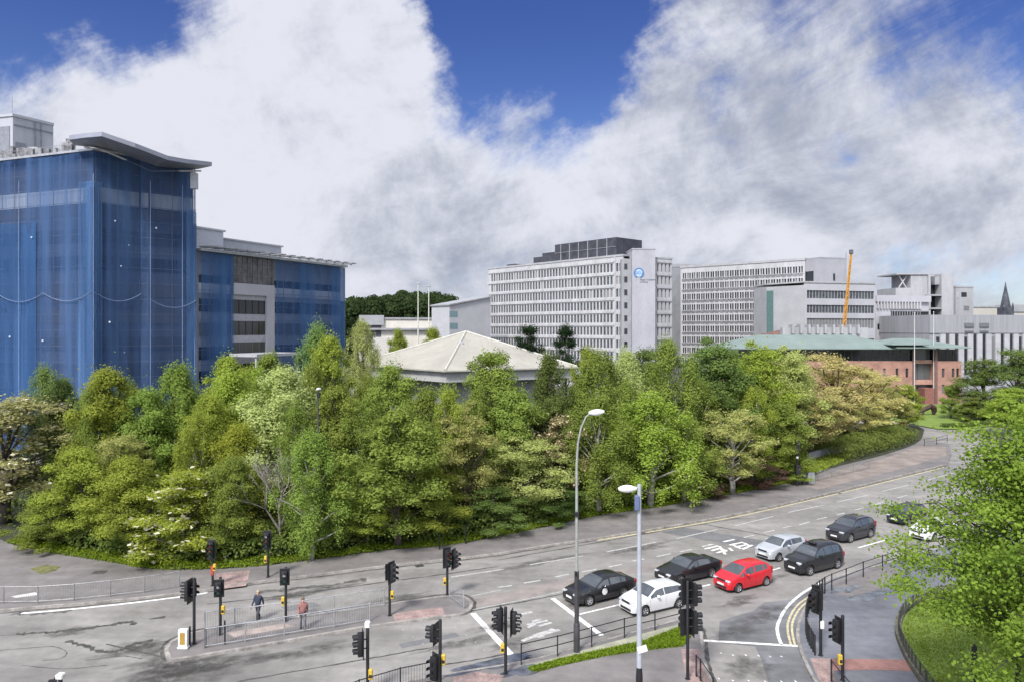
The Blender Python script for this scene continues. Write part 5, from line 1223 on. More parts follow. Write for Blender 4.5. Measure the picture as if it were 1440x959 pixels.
Cc = np.column_stack([rg.uniform(-52, 66, 30000), rg.uniform(50, 120, 30000), np.zeros(30000)])
hx = np.array([p.x for p in hfp]); hy = np.array([p.y for p in hfp]); edge = np.interp(Cc[:, 0], hx, hy)
Cc = Cc[(Cc[:, 1] > edge+3.5) & (Cc[:, 1] < edge+30) & (Cc[:, 0] < hx[-1]-1)]
Cc[:, 2] = .2+np.array([1.6*max(.1, mnoise.noise((a*.25, b*.25, 7))+.5) for a, b, _ in Cc])*rg.random(len(Cc))
nn = rg.normal(size=Cc.shape)*.6; nn[:, 2] += .9
me = leaf_cloud('bracken', Cc, nn, rg.uniform(.3, .6, len(Cc)), .7, 6); me.materials.append(L_ivy)
tag(inst('bracken', me), 'rough bracken and brambles on the floor of the copse', 'bracken', kind='stuff')
Cc = band_points(hfp, 26000, rg, -.15, 1.5, lambda x, y, o: .10+.32*max(0, mnoise.noise((x*.6, y*.6, 4))+.45)*min(1, (o+.4)/.9), .13); nn = rg.normal(size=Cc.shape)*.7; nn[:, 2] += .9
me = leaf_cloud('ground_cover', Cc, nn, rg.uniform(.09, .2, len(Cc)), .6, 7); me.materials.append(L_cover)
tag(inst('ground_cover', me), 'bright green ground cover spilling onto the far pavement edge', 'ground cover', kind='stuff')
# wider grass bank along the middle of the copse
def grass_on(name, label, poly, n, z, hgt, m, seed):
    rg = np.random.default_rng(seed); P = np.array([[p.x, p.y] for p in poly]); lo_, hi_ = P.min(0), P.max(0); out = []
    while len(out) < n:
        q = rg.uniform(lo_, hi_)
        ins = False; j = len(P)-1
        for i in range(len(P)):
            if (P[i, 1] > q[1]) != (P[j, 1] > q[1]) and q[0] < (P[j, 0]-P[i, 0])*(q[1]-P[i, 1])/(P[j, 1]-P[i, 1])+P[i, 0]: ins = not ins
            j = i
        if ins: out.append(q)
    Q = np.array(out); hh = hgt*rg.random(len(Q)); C_ = np.column_stack([Q, z+hh*.6]); nn = rg.normal(size=C_.shape); nn[:, 2] = np.abs(nn[:, 2])*.5+.2
    me = leaf_cloud(name, C_, nn, rg.uniform(.6, 1.3, len(Q))*hgt, .3, seed); me.materials.append(m)
    return tag(inst(name, me), label, 'grass', kind='stuff')
grass_on('grass', 'tufted grass verge behind the near railing', gp([(742, 941), (790, 928), (850, 915), (905, 903), (955, 884), (972, 893), (960, 908), (905, 914), (850, 922), (790, 935), (755, 944)], .13, sm=False), 9000, .13, .22, L_cover, 12)
grass_on('grass', 'rough grass bank under the open trees', gp([(860, 722), (920, 713), (1000, 700), (1120, 677), (1118, 664), (1000, 682), (900, 700)], .15, sm=False), 12000, .15, .25, L_cover, 13)
grass_on('grass', 'rough yellow green grass bank behind the clipped hedge', gp([(1130, 672), (1180, 652), (1200, 640), (1200, 612), (1150, 622), (1120, 650)], .15, sm=False), 12000, .15, .35, L_bright, 15)
grass_on('grass', 'mown grass of the corner lawn under the maple', gp([(1500, 792), (1390, 818), (1325, 834), (1293, 849), (1276, 864), (1270, 886), (1280, 914), (1300, 948), (1345, 1005), (1600, 1005)], .2, sm=False), 26000, .2, .12, L_cover, 14)
# clipped hedges by the pavement
def hedge(label, pts, wd, h, lm, n, seed):
    rg = np.random.default_rng(seed); path = gp(pts, .15)
    c0 = path[0]; o = thing('hedge', label, 'hedge', (c0.x, c0.y, .13))
    Cc = band_points(path, n, rg, 0, wd, lambda x, y, q: h*(.55+.45*math.sin(math.pi*min(1, max(0, q/wd)*.85+.12)))*(.8+.35*mnoise.noise((x*.35, y*.35, seed))), 0)
    Cc[:, :2] -= np.array([c0.x, c0.y]); nn = rg.normal(size=Cc.shape)*.7; nn[:, 2] += .7; nn[:, 1] -= .4
    me = leaf_cloud('foliage', Cc, nn, rg.uniform(.14, .3, n), .65, seed); me.materials.append(lm); inst('foliage', me, o)
    bm = B()
    for k in range(0, len(path), 3): p = path[k]-c0; tube(bm, [(p.x, p.y+wd*.4, -.1), (p.x+.1, p.y+wd*.5, h*.7)], [.06, .02], 5)
    obj('stems', bm, M_bark, o)
hedge('rounded dark green clipped hedge at the paved corner of the copse', [(1196, 650), (1230, 640), (1268, 629), (1294, 619)], 6.5, 2.6, L_ivy, 16000, 31)
hedge('low dark hedge beside the end of the grey garden wall', [(1152, 636), (1180, 630), (1215, 622)], 4, 2.0, L_dark, 8000, 32)
hedge('low hedge along the far side of the junction in front of the lawn', [(1330, 601), (1365, 600), (1400, 596), (1450, 590)], 1.5, .9, L_dark, 6000, 33)
# grey garden wall in the copse
bm = B(); kerb_strip(bm, gp([(1136, 650), (1160, 643), (1196, 636)], 0), .35, .1, 1.15); tag(obj('garden_wall', bm, M_concd), 'short grey garden wall behind the block paving', 'wall')

# ---- the maple close to the camera
mt = thing('maple_tree', 'large bright green maple close by at the right edge, spreading over the lawn', 'tree', (20.6, 26.2, .2))
rg = np.random.default_rng(21); base = Vector((20.6, 26.2, .2)); bm = B()
tube(bm, [(0, 0, -.3), (.05, 0, 2), (-.05, .1, 4.2), (.1, .1, 6.5), (0, .2, 9.5), (.1, .1, 12.2)], [.34, .27, .24, .18, .11, .03], 10)
sprays = []
for i in range(84):
    t = (i+rg.random())/84; z = 5.3+8.5*t**.9
    zc = (z-8.4)/5.8; R0 = 5.9*math.sqrt(max(.03, 1-zc*zc))*(1-.42*max(0, zc))
    a = i*2.399+rg.normal()*.25; r = R0*rg.uniform(.62, 1.0)
    e = Vector((math.cos(a)*r, math.sin(a)*r*.86, z-.4-.03*r*r*.4)); s = Vector((0, .1, max(2.6, z*.62-.3)))
    m = s.lerp(e, .5)+Vector((0, 0, .55)); tube(bm, [s, m, e], [.085*(1.1-t*.7), .055*(1.1-t*.6), .012], 6, False)
    for f_ in (.35, .55, .75, .95):
        c = s.lerp(m, f_*2) if f_ < .5 else m.lerp(e, f_*2-1)
        for _ in range(2):
            q = c+Vector((rg.normal()*.75, rg.normal()*.75, rg.normal()*.28)); sprays.append((q, f_)); tube(bm, [c, c.lerp(q, .6)+Vector((0, 0, .05)), q], [.022, .016, .006], 4, False)
obj('trunk', bm, mat('maple_bark', (.05, .045, .04), .9, var=.3, scale=3), mt, smooth=True)
Cc, nn = [], []
for q, f_ in sprays:
    k = int(rg.integers(110, 290)*(.5 if f_ < .5 else 1.0)); d = rg.normal(size=(k, 3))*np.array([.46, .46, .17])
    p = np.array(q)+d; p[:, 2] -= .10*(d[:, 0]**2+d[:, 1]**2); Cc.append(p); n_ = rg.normal(size=(k, 3))*.55; n_[:, 2] += .9; n_[:, 1] -= .3; n_[:, :2] += d[:, :2]*.5; nn.append(n_)
Cc = np.concatenate(Cc); nn = np.concatenate(nn)
me = leaf_cloud('crown', Cc, nn, rg.uniform(.08, .17, len(Cc)), .8, 9); me.materials.append(L_maple); inst('crown', me, mt)
# distant wood
rg = np.random.default_rng(50); Cc = []; nn = []
for i in range(64):
    px = 484+(i/63)*152+rg.normal()*2; Y = rg.uniform(285, 330); topy = 421+6*math.sin(i*.7)+rg.normal()*2.5-(7 if 560 < px < 625 else 0)
    zt = H-(topy-YH)*Y/F; X = (px-720)*Y/F; r = rg.uniform(3.5, 6)
    d = rg.normal(size=(520, 3)); d /= np.linalg.norm(d, axis=1, keepdims=True); d[:, 2] = d[:, 2]*.9
    for zz in (zt-r, zt-r*2.4, zt-r*4): Cc.append(np.array([X, Y, zz])+d*r*np.cbrt(rg.random((520, 1))*.6+.4)*np.array([1, 1, 1.1])); q = d+rg.normal(size=d.shape)*.5; nn.append(q)
Cc = np.concatenate(Cc); nn = np.concatenate(nn); me = leaf_cloud('distant_woods', Cc, nn, rg.uniform(.7, 1.5, len(Cc)), .8, 3); me.materials.append(leaf('leaf_far', (.085, .13, .045), (.035, .06, .028)))
tag(inst('distant_woods', me), 'far dark green wood on the skyline behind the depot', 'woods', kind='stuff')
# ---------------------------------------------------------------- street furniture
_mesh = {}
def cached(key, fn):
    if key not in _mesh: _mesh[key] = fn()
    return _mesh[key]
def mesh_of(name, bm, ms, smooth=False):
    me = bpy.data.meshes.new(name); bm.to_mesh(me); bm.free()
    for m in (ms if isinstance(ms, (list, tuple)) else [ms]): me.materials.append(m)
    if smooth: me.polygons.foreach_set('use_smooth', [True]*len(me.polygons)); me.set_sharp_from_angle(angle=R(35))
    return me
def housing_mesh(n):
    bm = B(); hh = .31*n+.1
    bbox(bm, -.15, .15, -.10, .12, -hh/2, hh/2, .03, seg=2)
    bbox(bm, -.27, .27, .121, .15, -hh/2-.12, hh/2+.12, .012)
    for k in range(n):      # visors: open hoods over each lens
        z = hh/2-.2-.31*k
        for i in range(10):
            a0, a1 = R(-25+23*i), R(-25+23*(i+1))
            v = []
            for a, y in ((a0, -.10), (a1, -.10), (a1, -.32), (a0, -.32)):
                for r in (.128, .14): v.append(bm.verts.new((r*math.cos(a), y, z+r*math.sin(a))))
            for f in ((0, 2, 4, 6), (1, 7, 5, 3), (4, 5, 7, 6)): bm.faces.new([v[q] for q in f])
    return mesh_of('signal_head', bm, M_black, True)
def lens_mesh(m):
    bm = B(); lathe(bm, [(.115, 0), (.10, .02), (.05, .035), (.002, .04)], 14, Matrix.Rotation(R(90), 4, 'X')); return mesh_of('lens', bm, m, True)
def head(parent, z, yaw, off, n=3, pale=False):
    o = inst('signal_head', cached(('hh', n), lambda: housing_mesh(n)), parent); o.location = (off[0], off[1], z); o.rotation_euler = (0, 0, R(yaw))
    ms = (M_lens_r, M_lens_a, M_lens_g) if n == 3 else (M_lens_r, M_lens_g)
    if pale: ms = tuple(M_lens_w if i == pale-1 else m for i, m in enumerate(ms))
    for k, m in enumerate(ms):
        l = inst('lens', cached(('ln', m.name), lambda: lens_mesh(m)), o); l.location = (0, -.101, (.31*n+.1)/2-.2-.31*k)
    bm_key = 'bracket'
    def bk():
        b = B(); tube(b, [(0, .13, .2), (0, .32, .2)], .03, 6); tube(b, [(0, .13, -.2), (0, .32, -.2)], .03, 6); return mesh_of('bracket', b, M_black)
    inst('bracket', cached(bm_key, bk), o)
GS = 'traffic signals at the junction'
def signal(label, px, py, h, heads, box_side=None, box_z=1.25, z=ZP):
    p = g(px, py, z); o = thing('traffic_signal', label, 'traffic light', p, 0, GS)
    bm = B(); lathe(bm, [(.075, 0), (.075, h-.03), (.06, h), (.001, h+.01)], 12); obj('pole', bm, M_black, o, smooth=True)
    bm = B(); lathe(bm, [(.13, 0), (.13, .015), (.09, .03)], 12); obj('base_plate', bm, M_black, o)
    for (hz, yaw, ox, oy, n, *pl) in heads: head(o, hz, yaw, (ox, oy), n, pl[0] if pl else False)
    if box_side is not None:
        bm = B(); bbox(bm, -.09, .09, -.10, .08, -.23, .23, .025)
        b = obj('push_button_box', bm, M_pvc, o); b.location = (.15*math.cos(R(box_side)), .15*math.sin(R(box_side)), box_z)
        bm = B(); bbox(bm, -.06, .06, -.13, -.112, -.12, .02, .008); obj('button_panel', bm, M_black, b)
    return o
signal('far pavement signal post with a red strip, beside the pink crossing', 299, 823, 2.95, [(2.35, 0, 0, -.3, 3)], -10, 1.2)
signal('signal post on the far pavement left of the birch with the white stem', 377, 811, 3.1, [(2.5, 0, 0, -.3, 3, 1)], 200, 1.2)
signal('black signal post at the rounded end of the island with its lamps turned left', 273, 905, 3.45, [(2.75, -95, -.38, .05, 3), (2.75, 60, -.15, .25, 2)], None)
signal('island signal post with one pale lamp and its yellow box on the right', 310, 892, 3.1, [(2.55, 8, 0, -.28, 2, 1)], 0, 1.35)
signal('island signal post with one pale lamp and its yellow box on the left', 402, 873, 3.05, [(2.55, 8, 0, -.28, 2, 1)], 185, 1.15)
signal('island signal post with two round hoods turned right, standing left of the pink tactile paving', 548, 865, 3.05, [(2.5, 55, .22, -.16, 3), (2.45, -150, -.1, .3, 2)], 0, 1.2)
signal('island signal post carrying two clustered heads at the railing end', 629, 836, 2.85, [(2.35, 30, .05, -.28, 3), (2.2, 65, .50, -.02, 3)], 190, .85)
signal('signal post at the bottom edge with hooded lamps on its left and a white cap', 517, 978, 3.05, [(2.35, -70, -.32, -.12, 3)], -15, 1.0)
signal('signal post by the near rail carrying two heads on its left, one above the other', 619, 985, 3.6, [(2.95, -110, -.33, .08, 2), (1.55, -45, -.26, -.24, 3)], -15, 1.85)
signal('signal post at the end of the near stop line with heads on both sides', 711, 947, 3.2, [(2.6, -70, -.32, -.1, 3), (2.45, 75, .42, -.05, 3)], 190, 1.25)
signal('tallest signal post with two stacked dark heads at the side road corner', 967, 954, 4.6, [(4.05, -160, -.06, .3, 3), (3.95, 100, .34, .04, 3), (2.6, -165, -.1, .3, 3), (2.65, 95, .36, .02, 3)], None)
signal('signal post beside the curved railing at the inner corner of the side road', 1154, 921, 3.6, [(2.75, -60, -.36, -.14, 3), (2.85, 160, -.05, .3, 3)], None)
signal('signal post on the brick band with lamps on its left and a yellow box', 1185, 956, 3.05, [(2.35, -75, -.34, -.08, 3)], 195, 1.0)
signal('signal just poking its pale cap above the bottom edge of the picture', 85, 1071, 3.15, [(2.62, -70, -.3, -.1, 3)], None)
def pole_strip(o, z0, z1, m, name='marker_strip'):
    bm = B(); box(bm, -.085, .085, -.09, -.078, z0, z1); obj(name, bm, m, o)
sigs = [o for o in COL.objects if o.name.startswith('traffic_signal')]
pole_strip(sigs[0], .7, 1.3, mat('red_strip', (.40, .05, .03), .5))
bm = B(); bbox(bm, -.12, .12, -.12, .12, 3.06, 3.34, .04); obj('cap', bm, M_plate, sigs[7])
bm = B(); bbox(bm, -.14, .14, -.14, .14, 3.16, 3.36, .04); obj('cap', bm, M_plate, sigs[13])
bm = B(); bbox(bm, -.10, .10, -.1, .1, 1.35, 1.75, .03); obj('detector_box', bm, M_plate, sigs[11]).location.x = .06

def railing(label, pts, z=ZP, h=1.02, m=M_black, bars=True, step=None, n=1, group=None, two=False, sm=False, bar_m=None):
    path = [g(x, y, z) for x, y in pts]
    if sm: path = smooth_path(path, 4)
    p0 = path[0].copy(); o = thing('railing', label, 'railing', p0, 0, group or 'guard rails along the kerbs')
    pp = [p-p0 for p in path]; posts = []
    for a, b in zip(pp, pp[1:]):
        k = max(1, round((b-a).length/step)) if step else 1
        posts += [a.lerp(b, i/k) for i in range(k)]
    posts.append(pp[-1])
    pm = cached(('post', m.name, h), lambda: (lambda b: (bbox(b, -.03, .03, -.03, .03, 0, h+.03, .008), mesh_of('post', b, m))[1])(B()))
    for p in posts: inst('post', pm, o).location = p
    bm = B()
    for zz in ((h-.02, .12) if not two else (h-.02, h*.55)): tube(bm, [p+Vector((0, 0, zz)) for p in pp], .024 if zz > .5 else .02, 6)
    obj('rails', bm, m, o)
    if bars:
        bm = B()
        for a, b in zip(pp, pp[1:]):
            L = (b-a).length; k = max(1, int(L/.13))
            for i in range(1, k): p = a.lerp(b, i/k); tube(bm, [p+Vector((0, 0, .12)), p+Vector((0, 0, h-.04))], .008, 3, False)
        obj('bars', bm, bar_m or m, o)
    return o
M_galv2 = mat('weathered_rail', (.30, .30, .30), .5, .5, var=.2, scale=3)
railing('black guard rail along the grass verge beside the front two cars', [(733, 934), (784, 922), (832, 909), (878, 896), (921, 885.5), (957, 876)], two=True, bars=False)
railing('short black guard rail turning the corner by the tallest signal post', [(979, 951), (985, 957), (1003, 985)], two=False)
railing('black guard rail at the bottom edge beside the two-headed signal post', [(470, 1002), (505, 988), (563, 970), (617, 958.5)], step=None)
railing('black guard rail following the main road kerb at the corner pavement', [(1160, 834), (1169.6, 829), (1190, 821), (1214, 811), (1241, 801.5), (1290, 786), (1350, 768)], two=True, bars=False)
railing('tightly curved black guard rail round the inner corner of the side road', [(1160, 834), (1146, 845), (1137, 862), (1133, 883), (1136, 902), (1146, 921)], sm=True)
railing('black guard rail running down from the signal post on the brick band', [(1169, 958), (1186, 980), (1206, 1004)])
railing('galvanised guard rail on the far pavement at the left', [(-45, 848), (5, 848), (53, 847.5), (104, 844), (155, 838.5), (203, 833), (252, 825)], m=M_galv2)
railing('pale guard rail along the near side of the island', [(288, 911), (345, 902), (400, 893), (470, 882), (520, 873)], m=M_galv)
railing('pale guard rail along the far side of the island', [(288, 886), (330, 881), (402, 871.5), (470, 861.5), (540, 851)], m=M_galv)
railing('pale short cross rail closing the left end of the island', [(288, 886), (288, 911)], m=M_galv)
railing('pale cross rail closing the right end of the island', [(632, 840), (652, 855)], m=M_galv)
railing('faded guard rail on the block paving beyond the black post', [(1150, 676), (1170, 671), (1200, 664), (1222, 658.5)], m=M_galv2)
railing('faded guard rail by the junction at the end of the clipped hedge', [(1300, 627), (1317, 625), (1332, 621)], m=M_black, two=True, bars=False)
railing('low fence on the edging wall of the corner lawn', [(1289, 848), (1270, 864), (1264, 887), (1274, 916), (1294, 948), (1335, 1004)], z=.4, h=.62, m=mat('dark_iron', (.05, .052, .045), .6), sm=True)
# lamps
def lamp_head(M_, w_=.32, l=.8):
    bm = B(); prof = []
    for i in range(9):
        t = i/8; prof.append((w_*.5*math.sin(math.pi*(.08+.86*t))**.7, -l/2+l*t))
    lathe(bm, prof, 12, M_ @ Matrix.Diagonal((1, .62, 1, 1))); return bm
p = g(811, 916, ZP); o = thing('street_lamp', 'tall pale street lamp with a curved top arm, standing behind the near railing', 'street lamp', p)
Hh = 12.3; arm = [Vector((0, 0, z)) for z in (1.45, 4, 7, 9.6)]+[Vector((.06, -.02, 10.6)), Vector((.22, -.06, 11.4)), Vector((.46, -.12, 11.95)), Vector((.72, -.2, 12.2))]
bm = B(); tube(bm, arm, [.10, .085, .075, .062, .055, .048, .044, .038], 10); obj('column', bm, mat('lamp_column_grey', (.34, .35, .33), .5, .3, var=.15, scale=2), o, smooth=True)
bm = B(); lathe(bm, [(.16, 0), (.16, 1.4), (.11, 1.5)], 12); tube(bm, [(0, 0, 1.45), (0, 0, 4.1)], .118, 12); obj('base', bm, mat('dark_grey_paint', (.045, .045, .048), .5, var=.2), o, smooth=True)
bm = lamp_head(Matrix.Translation((.98, -.26, 12.2)) @ Matrix.Rotation(R(-15), 4, 'Z') @ Matrix.Rotation(R(83), 4, 'Y')); obj('lamp_head', bm, mat('lamp_shell', (.62, .62, .60), .4), o, smooth=True)
bm = B(); bbox(bm, -.12, .12, -.16, -.10, 6.9, 7.15, .02); bbox(bm, -.13, .0, -.18, -.10, 3.9, 4.15, .03); obj('box', bm, M_black, o)
p = g(899, 1000, ZP); o = thing('street_lamp', 'grey lamp column with a blue camera box, in front of the white car', 'street lamp', p)
bm = B(); tube(bm, [(0, 0, 1.9), (0, 0, 5.5), (0, 0, 9.75)], [.12, .10, .085], 12); obj('column', bm, M_greycol, o, smooth=True)
bm = B(); lathe(bm, [(.15, 0), (.15, 1.5), (.12, 1.9)], 12); obj('base', bm, M_black, o, smooth=True)
bm = B(); tube(bm, [(0, 0, 9.6), (-.35, -.05, 9.62)], .04, 8); obj('arm', bm, M_greycol, o)
bm = lamp_head(Matrix.Translation((-.52, -.08, 9.57)) @ Matrix.Rotation(R(90), 4, 'Y'), .34, .78); obj('lamp_head', bm, MATS['lamp_shell'], o, smooth=True)
bm = B(); bbox(bm, -.22, -.02, -.22, .02, 8.65, 9.3, .03); obj('camera_box', bm, mat('blue_grey_box', (.10, .13, .24), .5), o)
bm = B(); bbox(bm, -.1, .32, -.155, -.13, -.14, .14, .008); q_ = obj('plate', bm, M_plate, o); q_.location = (0, 0, 2.7); q_.rotation_euler = (0, R(-18), 0)
p = g(449, 772, ZP); o = thing('street_lamp', 'dark street lamp rising through the copse beside the pavement', 'street lamp', p)
bm = B(); tube(bm, [(0, 0, 0), (0, 0, 1.6), (0, 0, 1.65), (-.12, 0, 11.9)], [.11, .11, .08, .06], 10); obj('column', bm, mat('dark_lamp_column', (.06, .065, .075), .5, .3, var=.2), o, smooth=True)
bm = lamp_head(Matrix.Translation((.02, -.25, 11.95)) @ Matrix.Rotation(R(90), 4, 'X'), .36, .75); obj('lamp_head', bm, MATS['lamp_shell'], o, smooth=True)
bm = B(); bbox(bm, -.12, .12, -.28, -.1, 11.3, 11.7, .03); obj('control_box', bm, M_black, o)
# black post with bin at the end of the verge
p = g(1121, 683, ZP); o = thing('black_post', 'black post with a pale ring at the right end of the verge', 'post', p)
bm = B(); tube(bm, [(0, 0, 0), (0, 0, 4.6)], .12, 8); bbox(bm, -.25, .25, -.25, .2, 3.6, 4.8, .05); bbox(bm, -.22, .35, -.25, .2, 1.2, 2.2, .05); obj('pole', bm, M_black, o)
bm = B(); lathe(bm, [(.14, 2.9), (.14, 3.1)], 8); obj('ring', bm, M_plate, o)
p = g(1131, 681, ZP); o = thing('litter_bin', 'dark rounded litter bin against the black post', 'litter bin', p)
bm = B(); lathe(bm, [(.26, 0), (.30, .2), (.30, .85), (.32, .9), (.22, 1.1), (.02, 1.18)], 14); obj('body', bm, mat('bin_green', (.03, .035, .035), .5), o, smooth=True)
bm = B(); bbox(bm, -.16, .16, -.33, -.26, .72, .86, .02); obj('opening', bm, M_rubber, o)
p = g(1140, 679, ZP); o = thing('control_cabinet', 'pale grey control cabinet right of the litter bin', 'cabinet', p)
bm = B(); bbox(bm, -.35, .35, -.2, .2, 0, 1.15, .03); obj('body', bm, M_greycol, o); bm = B(); box(bm, -.30, .30, -.215, -.203, .1, 1.05); obj('door', bm, M_galv, o)
# slim verge posts
for px, py, h, lab in ((618, 772, 1.1, 'slim dark stub post at the pavement edge, left of two'), (655, 764, 1.35, 'slim dark stub post at the pavement edge, right of two'), (316, 905, 1.2, 'short dark stub post on the island tip'), (267, 908, 1.0, 'thin marker post beside the keep left bollard')):
    p = g(px, py, ZP); o = thing('marker_post', lab, 'post', p)
    bm = B(); lathe(bm, [(.05, 0), (.05, h), (.03, h+.03)], 8); obj('post', bm, M_black, o)
for px, py, lab in ((1370, 985, 'dark fence post on the corner lawn under the maple, left one'), (1432, 985, 'dark fence post on the corner lawn under the maple, right one')):
    p = g(px, py, .2); o = thing('fence_post', lab, 'post', p); bm = B(); tube(bm, [(0, 0, 0), (0, 0, 2.4)], .11, 8); obj('post', bm, M_black, o); bm = B(); lathe(bm, [(.13, 2.4), (.02, 2.5)], 8); obj('cap', bm, M_black, o)
# illuminated bollard on the island nose
p = g(258, 911, ZP); o = thing('traffic_bollard', 'white framed keep left bollard with an amber face on the island nose', 'bollard', p)
bm = B(); bbox(bm, -.24, .24, -.13, .13, .06, 1.0, .05, seg=2); bbox(bm, -.27, .27, -.16, .16, 0, .12, .03); obj('body', bm, M_plate, o, smooth=True)
bm = B(); bbox(bm, -.13, .13, -.142, -.132, .24, .86, .004); obj('panel', bm, M_amber, o)
# covers and drains
for px, py, lab in ((140, 804, 'small dark access cover on the left pavement'),):
    p = g(px, py, ZP+.008); o = thing('access_cover', lab, 'cover', p); bm = B(); bbox(bm, -.4, .4, -.3, .3, 0, .012, .004); obj('lid', bm, M_tar, o)

for px, py, lab in ((590, 795, 'small iron drain grating in the far gutter left of the railing end signal'), (905, 749, 'small iron drain grating in the far gutter beyond the second black saloon'), (1180, 693, 'small iron drain grating in the far gutter near the block paving')):
    p = g(px, py, .007); o = thing('drain_grating', lab, 'drain', p, R(28)); bm = B()
    for k in range(6): box(bm, -.25, .25, -.2+k*.07, -.165+k*.07, 0, .01)
    obj('grating', bm, M_tar, o); bm = B(); box(bm, -.29, .29, -.24, .24, -.004, -.001); obj('frame', bm, M_black, o)

# ---------------------------------------------------------------- vehicles
def lerp_path(P, x):
    if x <= P[0][0]: return P[0][1]
    for (a, b), (c, d) in zip(P, P[1:]):
        if x <= c: return b+(d-b)*(x-a)/(c-a)
    return P[-1][1]
def smooth_lerp(P, x, w=.09): return sum(lerp_path(P, x+d)*k for d, k in ((-w, .2), (-w/2, .2), (0, .2), (w/2, .2), (w, .2)))
def tyre_mesh(r):
    bm = B(); M = Matrix.Rotation(R(90), 4, 'X'); lathe(bm, [(r*.6, -.10), (r*.93, -.10), (r, -.06), (r, .06), (r*.93, .10), (r*.6, .10)], 24, M); return mesh_of('wheel', bm, M_rubber, True)
def rim_mesh(r):
    bm = B(); M = Matrix.Rotation(R(90), 4, 'X')
    lathe(bm, [(r*.60, .085), (r*.66, .108), (r*.60, .112), (r*.54, .09)], 24, M)
    for k in range(5):
        A = Matrix.Rotation(R(72*k), 4, 'Y'); bbox(bm, -.035, .035, -.112, -.088, 0, r*.6, .006, M=A)
    lathe(bm, [(.001, .10), (.06, .112), (.06, .09)], 10, M)
    return mesh_of('rim', bm, M_chrome, True)
def car(label, px, py, heading, spec, paint_m, group, frac, extras=None, name='car', cat='car'):
    """px,py: where the middle between the near side wheels meets the road; heading: direction of travel in degrees"""
    L, W, Ht = spec['L'], spec['W'], spec['H']; r = spec['r']; x1, x2 = spec['ax']
    hd = R(heading); fwd = Vector((math.cos(hd), math.sin(hd), 0)); side = Vector((-fwd.y, fwd.x, 0))
    near = side if side.y < 0 else -side
    c = g(px, py)-near*(W/2-.1)+fwd*((x1+x2)/2-L/2)
    o = thing(name, label, cat, c, hd+math.pi, group)      # local: nose towards -X
    top, belt, wid = spec['top'], spec['belt'], spec['wid']
    n = int(L/.055); xs_ = [L*i/n for i in range(n+1)]
    def section(x):
        w_ = W/2*smooth_lerp(wid, x, .06); zt = smooth_lerp(top, x, spec.get('soft', .09)); zb = min(lerp_path(belt, x), zt-.03)
        zs = .20 if .35 < x < L-.35 else .24; ra = r+.065
        for xw in (x1, x2):
            if abs(x-xw) < ra: zs = max(zs, r+math.sqrt(ra*ra-(x-xw)**2))
        cab = max(0.0, min(1.0, (zt-zb-.05)/(Ht-zb-.05)))
        p1z = max(.42, zs+.012); p2z = max(min(.66, zb-.06), zs+.03)
        y3 = w_*.965; y4 = y3-.24*cab-(.05 if cab < .05 else 0); z4 = zt-.045*cab-.02*(1-cab)
        if z4 < zb+.01: z4 = zb+.01
        def li(a, b, t): return a+(b-a)*t
        P = [(w_*.94, zs), (w_*.99, p1z), (w_, p2z), (y3, zb), (li(y3, y4, .10), li(zb, z4, .10)), (li(y3, y4, .86), li(zb, z4, .86)), (y4, z4), (max(.05, y4-.07), min(zt, z4+.03)), (y4*.5, zt-.004+.012*cab), (0, zt+.016*cab)]
        return P, cab
    secs = [section(x) for x in xs_]
    bms = {k: B() for k in ('body', 'windscreen', 'rear_window', 'side_window_l', 'side_window_r')}
    ws, re_ = spec['ws'], spec['rw']; sides = spec['side']
    def put(k, pts): b = bms[k]; b.faces.new([b.verts.new(p) for p in pts])
    for i in range(n):
        (A, ca), (Bq, cb) = secs[i], secs[i+1]; xa, xb = xs_[i]-L/2, xs_[i+1]-L/2; xm = (xs_[i]+xs_[i+1])/2; cab = (ca+cb)/2
        for k in range(9):
            for sgn in (1, -1):
                q = [(xa, A[k][0]*sgn, A[k][1]), (xb, Bq[k][0]*sgn, Bq[k][1]), (xb, Bq[k+1][0]*sgn, Bq[k+1][1]), (xa, A[k+1][0]*sgn, A[k+1][1])]
                if sgn > 0: q = q[::-1]
                cls = 'body'
                if k == 4 and any(a < xm < b for a, b in sides) and cab > .12: cls = 'side_window_l' if sgn < 0 else 'side_window_r'
                if k >= 7 and ws[0] < xm < ws[1]: cls = 'windscreen'
                if k >= 7 and re_[0] < xm < re_[1]: cls = 'rear_window'
                put(cls, q)
    for s_, flip in ((secs[0][0], 1), (secs[-1][0], -1)):
        x = -L/2 if flip == 1 else L/2
        for k in range(9):
            q = [(x, s_[k][0], s_[k][1]), (x, s_[k+1][0], s_[k+1][1]), (x, -s_[k+1][0], s_[k+1][1]), (x, -s_[k][0], s_[k][1])]
            if k == 8: q = q[:2]+[q[3]]
            put('body', q if flip == -1 else q[::-1])
    for k, b in bms.items():
        bmesh.ops.remove_doubles(b, verts=b.verts[:], dist=.0015)
        if not b.faces: b.free(); continue
        bmesh.ops.recalc_face_normals(b, faces=b.faces[:]) if k == 'body' else None
        obj('side_window' if k.startswith('side') else k, b, paint_m if k == 'body' else M_carglass, o, smooth=True)
    bm = B(); bbox(bm, -L/2+.12, L/2-.12, -W/2+.26, W/2-.26, .17, .72, .03); obj('underbody', bm, M_rubber, o)
    for xw in (x1, x2):
        for s in (1, -1):
            wl = inst('wheel', cached(('tyre', r), lambda: tyre_mesh(r)), o); wl.location = (xw-L/2, s*(W/2-.115), r)
            if s > 0: wl.rotation_euler = (0, 0, math.pi)
            inst('rim', cached(('rim', r), lambda: rim_mesh(r)), wl)
    def bit(nm, m, *bx, bev=.02, M=None):
        b = B()
        for q in bx: bbox(b, *q, bev, M=M)
        return obj(nm, b, m, o)
